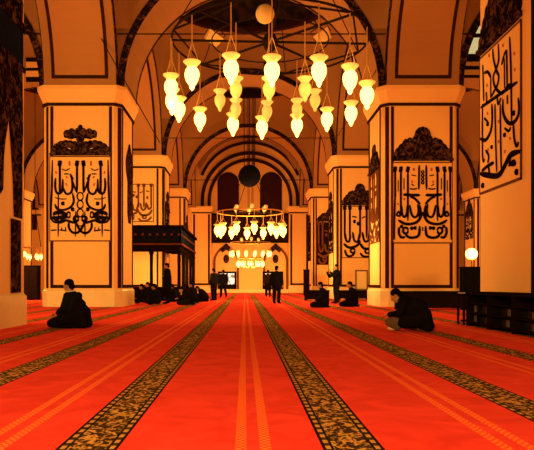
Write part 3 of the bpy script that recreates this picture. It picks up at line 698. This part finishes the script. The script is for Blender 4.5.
# dark ball on wires
Yb = 42.0; r = empty('hanging_ball', (at(249.5, Yb), Yb, zt(176, Yb))); 
MB().ball((0, 0, 0), .74, 24, 16).build('ball', 'blue', r, smooth=True)
MB().lathe([(.76, -.03), (.78, 0), (.76, .03)], n=24, cap=False).build('ball_band', 'iron', r)
for dx in (-.42, 0, .42): MB().tube([(dx*.8, 0, .55 if dx else .7), (dx, 0, 18.65-zt(176, Yb))], .03, 5).build('wire', 'iron', r)
tag(r, 'black ball hanging on wires before the two arched windows', 'hanging ball')

# ------------------------------------------------------------------ loge (raised wooden platform)
lx0, lx1, ly0, ly1 = -7.7, -3.0, 29.5, 37.9
lg = empty('loge', (lx1, ly0, 0)); f0 = Vector((lx1, ly0, 0))
def lbox(mb, x0, x1, y0, y1, z0, z1): mb.box(x0-f0.x, x1-f0.x, y0-f0.y, y1-f0.y, z0, z1)
m = MB(); lbox(m, lx0, lx1, ly0, 35.0, 2.62, 2.78); lbox(m, -4.4, lx1, 35.0, ly1, 2.62, 2.78); m.build('deck', 'wood', lg)
m = MB(); lbox(m, lx0, lx1, ly0, ly0+.08, 2.74, 3.45); lbox(m, lx1-.08, lx1, ly0, ly1, 2.74, 3.45); m.build('parapet', 'blue', lg)
m = MB(); lbox(m, lx0, lx1+.12, ly0-.12, ly0+.14, 3.45, 3.58); lbox(m, lx1-.14, lx1+.12, ly0, ly1, 3.45, 3.58); m.build('cornice', 'wood', lg)
m = MB(); lbox(m, lx0, lx1+.06, ly0-.06, ly0+.1, 2.66, 2.74); lbox(m, lx1-.1, lx1+.06, ly0, ly1, 2.66, 2.74); m.build('gilt_moulding', 'thin', lg)
for k in range(14): x = lx0+.2+(lx1-lx0-.3)*k/13; m = MB(); lbox(m, x-.05, x+.05, ly0-.03, ly0, 3.1, 3.2); m.build('rosette', 'thin', lg)
for k in range(18): y = ly0+.2+(ly1-ly0-.4)*k/17; m = MB(); lbox(m, lx1, lx1+.03, y-.06, y+.06, 3.1, 3.2); m.build('rosette', 'thin', lg)
m = MB(); lbox(m, lx0, lx1-.05, ly0+.02, ly0+.08, 2.40, 2.66); lbox(m, lx1-.13, lx1-.05, ly0, ly1, 2.40, 2.66); m.build('valance', 'wood', lg)
def post(x, y):
    MB().lathe([(.13, 0), (.13, .25), (.085, .3), (.075, 1.6), (.085, 2.2), (.13, 2.35), (.14, 2.45)], (x-f0.x, y-f0.y, 0), 12).build('post', 'wood', lg, smooth=True)
for x in (-7.4, -5.85, -4.4, -3.1): post(x, ly0+.12)
for y in (31.6, 33.7, 35.8, 37.7): post(-3.1, y)
m = MB(); lbox(m, lx0, lx1-.05, ly0+.08, ly0+.14, .02, .62); lbox(m, lx0, lx1-.05, ly0+.05, ly0+.17, .62, .70)
for y0, y1 in ((31.7, 33.6), (33.8, 35.7), (35.9, 37.6)): lbox(m, lx1-.14, lx1-.06, y0, y1, .35, .45); lbox(m, lx1-.14, lx1-.06, y0, y1, .75, .83); lbox(m, lx1-.12, lx1-.08, y0, y1, .1, .75)
m.build('rail', 'wood', lg)
tag(lg, 'dark wooden loge on posts around the second left pillar', 'loge')

# ------------------------------------------------------------------ furniture
def bench(name, x0, x1, y0, y1, h, label, cat, legs=True):
    r = empty(name, ((x0+x1)/2, (y0+y1)/2, 0)); a, b = (x1-x0)/2, (y1-y0)/2
    MB().box(-a, a, -b, b, h-.07, h).build('top', 'wood', r)
    MB().box(-a+.05, a-.05, -b+.04, -b+.08, .06, h-.07).build('apron', 'wood', r)
    MB().box(-a+.05, a-.05, b-.08, b-.04, .10, h-.07).build('back_board', 'wood', r)
    for sx in (-1, 1):
        for sy in (-1, 1): MB().box(sx*(a-.07)-.05, sx*(a-.07)+.05, sy*(b-.06)-.05, sy*(b-.06)+.05, 0, h-.07).build('leg', 'wood', r)
    tag(r, label, cat); return r
bench('bench', 4.9, 7.7, 20.2, 20.75, .60, 'long dark bench behind the seated man in black', 'bench')
bench('bench', 3.0, 4.25, 31.6, 32.1, .52, 'low dark bench beside the kneeling worshippers by the second right pillar', 'bench')
bench('bench', at(338, 33.6), at(372, 33.6), 33.4, 33.9, .5, 'low dark bench behind the man with raised hands', 'bench')
# open bookshelf along the near right pillar
sx0, sx1, sy0, sy1 = 4.42, 4.86, 9.3, 12.55
r = empty('bookshelf', ((sx0+sx1)/2, (sy0+sy1)/2, 0)); q = Vector(r.location)
def sb(x0, x1, y0, y1, z0, z1): return MB().box(x0-q.x, x1-q.x, y0-q.y, y1-q.y, z0, z1)
sb(sx0-.03, sx1, sy0, sy1, .62, .68).build('top', 'wood', r)
for z in (.06, .25, .44): sb(sx0, sx1, sy0+.04, sy1-.04, z, z+.03).build('shelf', 'wood', r)
for y in (sy0, (sy0*2+sy1)/3, (sy0+2*sy1)/3, sy1-.05): sb(sx0-.01, sx1, y, y+.05, 0, .62).build('upright', 'wood', r)
sb(sx1-.03, sx1, sy0, sy1, .05, .62).build('back_board', 'wood', r)
tag(r, 'low dark open bookshelf along the foot of the nearest right pillar', 'bookshelf')
bk = 0
for bay in range(3):
    ya = sy0+.08+bay*(sy1-sy0)/3
    for z in (.09, .28):
        y = ya
        for k in range(6):
            t = .05+.03*random.random(); hgt = .11+.03*random.random()
            o = MB().box(-.09, .12, 0, t, 0, hgt).build('book', ('brown', 'navy', 'blackcloth', 'greycloth')[(k+bay) % 4]); o.location = (sx0+.17, y, z)
            MB().box(-.085, .11, .006, t-.006, hgt-.001, hgt+.001).build('pages', 'brown', o)
            tag(o, 'dark bound book lying in the low open bookshelf', 'book', 'dark books in the low bookshelf'); y += t+.07+.03*random.random()
# small lectern stand at the end of the shelf
Y = 12.9; xs = at(460, Y); r = empty('reading_stand', (xs+.05, Y, 0))
MB().box(-.06, .22, -.2, .2, .60, .64).build('top', 'wood', r)
for y in (-.17, .17):
    MB().box(-.05, -.01, y-.02, y+.02, 0, .60).build('leg', 'wood', r); MB().box(.14, .18, y-.02, y+.02, 0, .60).build('leg', 'wood', r)
MB().box(-.03, .17, -.02, .02, .06, .1).build('stretcher', 'wood', r); MB().box(-.03, .17, -.02, .02, .3, .34).build('stretcher', 'wood', r)
o = MB().box(-.1, .12, -.13, .13, 0, .012).build('open_book', 'white'); o.location = (xs+.10, Y, .641); MB().box(-.01, .01, -.13, .13, .012, .02).build('spine_fold', 'greycloth', o)
tag(r, 'small thin-legged dark reading stand at the far end of the bookshelf', 'stand'); tag(o, 'white open book on the small reading stand', 'book')
def cabinet(name, x, y, wd, dp, h, label, cat, m='blackcloth', detail=True):
    r = empty(name, (x, y, 0))
    MB().box(-wd/2, wd/2, -dp/2, dp/2, .05, h).build('body', m, r)
    MB().box(-wd/2-.03, wd/2+.03, -dp/2-.03, dp/2+.02, h, h+.04).build('top', m, r); MB().box(-wd/2+.03, wd/2-.03, -dp/2+.03, dp/2-.03, 0, .05).build('plinth', 'black', r)
    for sg in (-1, 1):
        d = MB().box(min(sg*.01, sg*(wd/2-.03)), max(sg*.01, sg*(wd/2-.03)), -dp/2-.02, -dp/2, .12, h-.06).build('door', m, r)
        MB().box(sg*.05-.012, sg*.05+.012, -dp/2-.045, -dp/2-.02, h*.5, h*.5+.12).build('handle', 'iron', d)
    tag(r, label, cat); return r
cabinet('cabinet', at(471, 21.3), 21.3, .62, .45, zt(268, 21.3), 'tall black cabinet at the right end of the long bench', 'cabinet')
cabinet('cabinet', at(31, 32.7), 32.7, .85, .5, 1.75, 'dark cupboard in the gap beside the bright left pillar', 'cabinet', 'wood')
cabinet('cabinet', at(306.5, 46.5), 46.5, .42, .4, zt(270, 46.5), 'narrow dark cupboard at the foot of the furthest right pillar', 'cabinet', 'wood')
# globe lamp
Yl = 29.0; zl = zt(254, Yl); r = empty('floor_lamp', (at(471.5, Yl), Yl, 0))
MB().lathe([(.2, 0), (.2, .03), (.05, .06), (.03, .1)]).build('base', 'iron', r); MB().tube([(0, 0, .08), (0, 0, zl-.2)], .025, 8).build('pole', 'iron', r)
MB().ball((0, 0, zl), .27, 20, 14).build('globe', 'lamp_on', r, smooth=True); MB().lathe([(.03, zl-.33), (.12, zl-.24), (.1, zl-.2)]).build('holder', 'brass', r)
tag(r, 'glowing globe lamp on a pole behind the black cabinet', 'lamp')
lamp_light('light_of_globe_lamp', (at(471.5, Yl), Yl-.5, zl), 130, (1, .6, .18), .25)
Yl = 36.5; r = empty('wall_lamp', (at(23.5, Yl), Yl, zt(254, Yl)))
MB().ball((0, 0, 0), .16, 14, 10).build('globe', 'lamp_on', r, smooth=True); MB().tube([(0, 0, .1), (0, 0, 2.5), (0, .3, 5.0)], .015, 5).build('cord', 'iron', r)
tag(r, 'small bright lamp on a cord beside the nearest left pillar', 'lamp')
# leaning framed glass board near the second right pillar
Y = 34.2; r = empty('notice_stand', (at(361.5, Y), Y, 0)); zz = zt(270, Y)
m = MB(); m.box(-.34, -.27, -.03, .03, 0, zz); m.box(.27, .34, -.03, .03, 0, zz); m.box(-.34, .34, -.03, .03, zz-.07, zz); m.box(-.34, .34, -.03, .03, .5, .57); m.build('frame', 'wood_gilt', r)
MB().box(-.27, .27, -.01, .01, .57, zz-.07).build('pane', 'box', r); MB().box(-.34, -.27, -.25, .25, 0, .05).build('foot', 'wood', r); MB().box(.27, .34, -.25, .25, 0, .05).build('foot', 'wood', r)
tag(r, 'brown framed standing board at the foot of the second right pillar', 'board')

# ------------------------------------------------------------------ people
def cap(bm, p, q, r1, r2, seg=12):
    p, q = Vector(p), Vector(q)
    for c, r in ((p, r1), (q, r2)):
        bmesh.ops.create_icosphere(bm, subdivisions=2, radius=r, matrix=Matrix.Translation(c))
    d = q-p
    if d.length > 1e-4:
        rot = d.to_track_quat('Z', 'Y').to_matrix().to_4x4()
        bmesh.ops.create_cone(bm, cap_ends=True, segments=seg, radius1=r1, radius2=r2, depth=d.length, matrix=Matrix.Translation((p+q)/2) @ rot)
def ell(bm, c, rad, rot=None):
    mtx = Matrix.Translation(c) @ (rot.to_matrix().to_4x4() if rot else Matrix()) @ Matrix.Diagonal((*rad, 1))
    bmesh.ops.create_icosphere(bm, subdivisions=3, radius=1, matrix=mtx)
def remeshed(bm, name, m, parent, vox, smooth=3):
    me = bpy.data.meshes.new(name); bm.to_mesh(me); bm.free()
    t = bpy.data.objects.new(name, me); COL.objects.link(t)
    md = t.modifiers.new('r', 'REMESH'); md.mode = 'VOXEL'; md.voxel_size = vox
    sm = t.modifiers.new('s', 'SMOOTH'); sm.iterations = smooth; sm.factor = .5
    dg = bpy.context.evaluated_depsgraph_get(); nm = bpy.data.meshes.new_from_object(t.evaluated_get(dg)); nm.name = name
    bpy.data.objects.remove(t); nm.materials.clear(); nm.materials.append(M[m]); nm.shade_smooth()
    o = bpy.data.objects.new(name, nm); COL.objects.link(o); o.parent = parent; return o
def hand(bm, wr, d, up, side, k=1.0, curl=.5):
    """palm from wrist along d; up = back of hand; side = +1/-1 thumb side"""
    d = Vector(d).normalized(); up = Vector(up); up = (up-d*up.dot(d)).normalized(); s = d.cross(up)*side
    w = Vector(wr)
    for t in (-.028, -.009, .010, .028): cap(bm, w+d*.015+s*t*.7, w+d*.085*k+s*t, .014, .0125, 8)
    for t, ln in ((.030, .068), (.010, .078), (-.010, .072), (-.029, .055)):
        a = w+d*.085*k+s*t; d1 = (d-up*curl*.5).normalized(); d2 = (d-up*curl*1.3).normalized()
        b = a+d1*ln*.5; c = b+d2*ln*.5
        cap(bm, a, b, .0105, .0095, 8); cap(bm, b, c, .0095, .008, 8)
    a = w+d*.025+s*.03; b = a+(d*.6+s*.8-up*.2).normalized()*.04; c = b+(d*.95+s*.3-up*.3).normalized()*.03
    cap(bm, a, b, .014, .011, 8); cap(bm, b, c, .011, .009, 8)
def head(bm, c, fd, tilt_up=0.0):
    """c centre of skull, fd facing direction (unit, may tilt down)"""
    fd = Vector(fd).normalized(); rt = fd.cross(Vector((0, 0, 1))).normalized(); up = rt.cross(fd)
    R = Matrix((rt, fd, up)).transposed().to_quaternion(); c = Vector(c)
    P_ = lambda x, y, z: c+rt*x+fd*y+up*z
    ell(bm, P_(0, -.012, .022), (.075, .095, .090), R); ell(bm, P_(0, .022, -.035), (.060, .070, .080), R); ell(bm, P_(0, .058, -.092), (.030, .026, .022), R)
    cap(bm, P_(0, .086, .010), P_(0, .108, -.026), .010, .014, 8)
    for sg in (-1, 1):
        ell(bm, P_(sg*.076, -.008, -.012), (.010, .020, .032), R); ell(bm, P_(sg*.030, .079, .008), (.014, .010, .009), R); ell(bm, P_(sg*.032, .080, .026), (.022, .010, .006), R)
    ell(bm, P_(0, .090, -.055), (.024, .010, .006), R); ell(bm, P_(0, .088, -.067), (.020, .010, .007), R)
    return R, P_
def person(loc, rz, pose, label, top='navy', legs='blackcloth', vox=.010, sc=1.0, extra=None, hatm='hair', sock='blackcloth', hat=None):
    r = empty('person', loc, rz); J = {k: Vector(v)*sc for k, v in pose.items() if k != 'fd'}; fd = Vector(pose['fd']).normalized()
    bm = bmesh.new()
    cap(bm, J['pelvis'], J['waist'], .125, .115); cap(bm, J['waist'], J['chest'], .115, .125); cap(bm, J['chest'], J['neck'], .11, .055); cap(bm, J['neck'], J['head']-fd*.02-Vector((0, 0, .03)), .055, .055)
    R, P_ = head(bm, J['head'], fd)
    for s in 'LR':
        cap(bm, J['chest']+(J['sh'+s]-J['chest'])*.2, J['sh'+s], .10, .062); cap(bm, J['sh'+s], J['el'+s], .052, .042); cap(bm, J['el'+s], J['wr'+s], .041, .028)
        hand(bm, J['wr'+s], J['hd'+s]/sc, J['hu'+s]/sc, 1 if s == 'L' else -1, 1.0, .55)
        cap(bm, J['pelvis'], J['hip'+s], .11, .095); cap(bm, J['hip'+s], J['kn'+s], .088, .058); cap(bm, J['kn'+s], J['an'+s], .056, .036); cap(bm, J['an'+s], J['to'+s], .038, .028)
    remeshed(bm, 'body', 'skin', r, vox, 2)
    e = .016; bm = bmesh.new()
    lowc = J['pelvis']+(J['pelvis']-J['waist'])*.55
    cap(bm, lowc, J['waist'], .150+e, .125+e); cap(bm, J['waist'], J['chest'], .125+e, .135+e)
    nb = J['chest']+(J['neck']-J['chest'])*.62; cap(bm, J['chest'], nb, .12+e, .075+e)
    for s in 'LR':
        cap(bm, J['hip'+s], J['chest']+(J['sh'+s]-J['chest'])*.4, .108+e, .10+e)
        cap(bm, J['chest']+(J['sh'+s]-J['chest'])*.2, J['sh'+s], .105+e, .066+e); cap(bm, J['sh'+s], J['el'+s], .060+e, .050+e); cap(bm, J['el'+s], J['el'+s]+(J['wr'+s]-J['el'+s])*.93, .050+e, .037+e)
    jk = remeshed(bm, 'jacket', top, r, max(vox, .012), 3)
    bm = bmesh.new(); cap(bm, nb, nb+(J['neck']-nb)*.45, .088, .078); remeshed(bm, 'collar', top, jk, max(vox, .010), 1)
    bm = bmesh.new()
    for s in 'LR':
        cap(bm, J['pelvis'], J['hip'+s], .118+e, .102+e); cap(bm, J['hip'+s], J['kn'+s], .10+e, .07+e); cap(bm, J['kn'+s], J['kn'+s]+(J['an'+s]-J['kn'+s])*.95, .068+e, .052+e)
    remeshed(bm, 'trousers', legs, r, max(vox, .012), 3)
    for s in 'LR':
        bm = bmesh.new(); a, t = J['an'+s], J['to'+s]; cap(bm, a, t, .045, .040); cap(bm, a+(t-a)*.5, t, .045, .036); remeshed(bm, 'sock', sock, r, max(vox, .010), 2)
    bm = bmesh.new()
    for x, y, z, rad in ((0, -.022, .040, (.084, .096, .088)), (0, -.062, -.020, (.070, .055, .075))): ell(bm, P_(x, y, z), rad, R)
    bmesh.ops.bisect_plane(bm, geom=bm.verts[:]+bm.edges[:]+bm.faces[:], plane_co=P_(0, .05, .045), plane_no=(fd*.8-(R @ Vector((0, 0, 1)))*.35), clear_outer=True)
    bmesh.ops.holes_fill(bm, edges=bm.edges[:])
    remeshed(bm, 'hair', hatm, r, max(vox*.8, .008), 1)
    if hat:
        bm = bmesh.new(); ell(bm, P_(0, -.02, .068), (.088, .10, .06), R); remeshed(bm, 'cap', hat, r, .010, 1)
    if extra: extra(r, J, P_)
    tag(r, label, 'person', 'worshippers in the hall'); return r

KNEEL = dict(pelvis=(-.10, 0, .26), waist=(-.10, 0, .40), chest=(-.03, 0, .55), neck=(.03, 0, .695), head=(.075, 0, .80), fd=(1, 0, -.25),
             shL=(-.02, .18, .60), shR=(-.02, -.18, .60), elL=(.03, .23, .38), elR=(.03, -.23, .38), wrL=(.22, .13, .285), wrR=(.22, -.13, .285), hdL=(1, -.1, -.18), hdR=(1, .1, -.18), huL=(.2, 0, 1), huR=(.2, 0, 1),
             hipL=(-.08, .10, .22), hipR=(-.08, -.10, .22), knL=(.36, .14, .09), knR=(.36, -.14, .09), anL=(-.06, .12, .06), anR=(-.06, -.12, .06), toL=(-.24, .10, .045), toR=(-.24, -.10, .045))
HUNCH = dict(KNEEL, chest=(.08, 0, .47), neck=(.19, 0, .565), head=(.27, 0, .61), fd=(1, 0, -.75), waist=(-.04, 0, .37), shL=(.09, .19, .50), shR=(.09, -.19, .50), elL=(.17, .24, .30), elR=(.17, -.24, .30), wrL=(.36, .10, .28), wrR=(.36, -.10, .28))
CROSS = dict(pelvis=(-.08, 0, .235), waist=(-.10, 0, .33), chest=(-.03, 0, .46), neck=(.04, 0, .61), head=(.09, 0, .715), fd=(1, 0, -.35),
             shL=(-.02, .18, .51), shR=(-.02, -.18, .51), elL=(.05, .24, .28), elR=(.05, -.24, .28), wrL=(.25, .14, .22), wrR=(.25, -.14, .22), hdL=(1, -.3, -.1), hdR=(1, .3, -.1), huL=(0, 0, 1), huR=(0, 0, 1),
             hipL=(-.05, .10, .15), hipR=(-.05, -.10, .15), knL=(.26, .34, .14), knR=(.26, -.34, .14), anL=(.30, -.10, .06), anR=(.20, .10, .06), toL=(.22, -.26, .05), toR=(.14, .26, .05))
STAND = dict(pelvis=(0, 0, .92), waist=(-.01, 0, 1.08), chest=(0, 0, 1.27), neck=(.01, 0, 1.46), head=(.035, 0, 1.575), fd=(1, 0, -.2),
             shL=(0, .19, 1.37), shR=(0, -.19, 1.37), elL=(-.04, .25, 1.10), elR=(-.04, -.25, 1.10), wrL=(.18, .06, 1.08), wrR=(.18, -.04, 1.12), hdL=(.5, -1, 0), hdR=(.5, 1, 0), huL=(1, .4, .2), huR=(1, -.4, .2),
             hipL=(0, .10, .90), hipR=(0, -.10, .90), knL=(.02, .11, .50), knR=(.02, -.11, .50), anL=(-.02, .11, .075), anR=(-.02, -.11, .075), toL=(.14, .12, .045), toR=(.14, -.12, .045))
ARMSDOWN = dict(STAND, elL=(-.03, .26, 1.10), elR=(-.03, -.26, 1.10), wrL=(.05, .27, .86), wrR=(.05, -.27, .86), hdL=(.1, 0, -1), hdR=(.1, 0, -1), huL=(.2, 1, 0), huR=(.2, -1, 0))
RAISED = dict(STAND, fd=(1, 0, 0), elL=(.22, .24, 1.16), elR=(.22, -.24, 1.16), wrL=(.36, .17, 1.36), wrR=(.36, -.17, 1.36), hdL=(.35, 0, 1), hdR=(.35, 0, 1), huL=(1, 0, -.3), huR=(1, 0, -.3))
WALK = dict(ARMSDOWN, knL=(.16, .10, .51), knR=(-.02, -.10, .50), anL=(.22, .10, .085), anR=(-.26, -.10, .14), toL=(.38, .10, .05), toR=(-.12, -.10, .045), wrL=(-.10, .26, .88), wrR=(.16, -.26, .90))

def long_coat(r, J, P_):
    bm = bmesh.new()
    for sg in (-1, 1): cap(bm, (0, sg*.09, 1.15), (.0, sg*.12, .42), .16, .17); cap(bm, (0, sg*.14, 1.36), (0, sg*.15, 1.05), .12, .15)
    remeshed(bm, 'long_coat', 'blackcloth', r, .014, 3)
def bag(r, J, P_):
    b = MB(); b.box(-.12, .12, -.07, .07, -.30, 0); b.tube([(-.08, 0, 0), (-.05, 0, .1), (.05, 0, .1), (.08, 0, 0)], .01, 5)
    o = b.build('shoulder_bag', 'blackcloth'); o.location = Vector(r.location)+r.rotation_euler.to_matrix() @ Vector((-.05, .34, .86)); o.rotation_euler = r.rotation_euler
    tag(o, 'black bag carried by the standing man right of the aisle', 'bag')
def coat(r, J, P_):
    bm = bmesh.new()
    cap(bm, (-.16, .06, .27), (-.30, .08, .09), .19, .09); cap(bm, (-.16, -.06, .27), (-.30, -.08, .09), .19, .09); cap(bm, (-.16, .1, .24), (.10, .18, .17), .17, .12); cap(bm, (-.1, 0, .4), (.05, 0, .4), .19, .17)
    remeshed(bm, 'coat_skirt', 'blackcloth', r, .012, 3)
def cuff(r, J, P_):
    bm = bmesh.new(); c = J['neck']+Vector((.005, 0, -.004)); ell(bm, c, (.10, .10, .034)); remeshed(bm, 'pale_scarf', 'white', r, .010, 1); coat(r, J, P_)
person((at(72, 11.9), 11.9, .0), PI-.32, KNEEL, 'person kneeling in dark clothes before the bright left pillar, pale collar showing', 'navy', 'blackcloth', vox=.006, sc=1.0, extra=cuff)
SITR = dict(HUNCH, pelvis=(-.14, 0, .25), knL=(.33, .20, .16), anL=(.20, .16, .07), toL=(.34, .16, .05), knR=(.30, -.16, .13))
person((at(411.5, 11.1), 11.1, 0), PI-.45, SITR, 'person in black sitting bent forward before the long dark bench, grey trousers', 'blackcloth', 'greycloth', vox=.006, sc=1.02, sock='white', extra=coat)
person((at(167.5, 26), 26.0, 0), PI, STAND, 'person standing with folded hands in front of the dark loge', 'blackcloth', 'blackcloth', extra=long_coat)
person((at(156, 25.2), 25.2, 0), PI-.3, CROSS, 'person seated on the carpet close behind the standing figure by the loge', 'navy', 'blackcloth')
person((at(143.5, 27), 27.0, 0), PI, CROSS, 'person seated furthest to the side, beside the bright pillar base by the loge', 'blackcloth', 'blackcloth')
person((at(188, 25.0), 25.0, 0), PI+.2, dict(HUNCH), 'person kneeling bent forward in front of the loge corner post', 'blackcloth', 'navy')
person((at(192.5, 27.5), 27.5, 0), PI, KNEEL, 'person kneeling upright beside the bent one at the loge corner', 'navy', 'blackcloth')
person((at(203, 29.5), 29.5, 0), PI, HUNCH, 'person crouched low between the loge and the two standing men', 'blackcloth', 'blackcloth')
person((at(214, 31.0), 31.0, 0), PI*.8, ARMSDOWN, 'person standing dark at the left edge of the open aisle', 'navy', 'blackcloth', vox=.012, sc=.94)
person((at(223.5, 38.0), 38.0, 0), PI*.6, WALK, 'person walking before the left end wall doorway', 'navy', 'blackcloth', vox=.012)
person((at(276.5, 26.5), 26.5, 0), PI*.35, ARMSDOWN, 'person standing with a black bag right of the aisle', 'blackcloth', 'blackcloth', extra=bag, sc=.94)
person((at(268, 39.0), 39.0, 0), PI*.5, WALK, 'person in brown walking before the right end wall doorway', 'brown', 'navy', vox=.012)
person((at(336.5, 26.6), 26.6, 0), PI+.25, RAISED, 'person standing with hands raised in prayer before the second right pillar', 'blackcloth', 'blackcloth', sc=.98)
person((at(351.5, 23.0), 23.0, 0), PI, KNEEL, 'person kneeling upright behind the man with raised hands', 'blackcloth', 'blackcloth')
person((at(322, 22.3), 22.3, 0), PI-.1, KNEEL, 'person kneeling nearest the open aisle by the low bench', 'navy', 'blackcloth', sc=.98)
person((at(175, 29.0), 28.4, 0), PI, CROSS, 'person seated low under the loge parapet, behind the standing figure', 'navy', 'navy')
person((at(149, 28.7), 28.7, 0), PI+.3, KNEEL, 'person kneeling in front of the second loge post', 'blackcloth', 'navy')
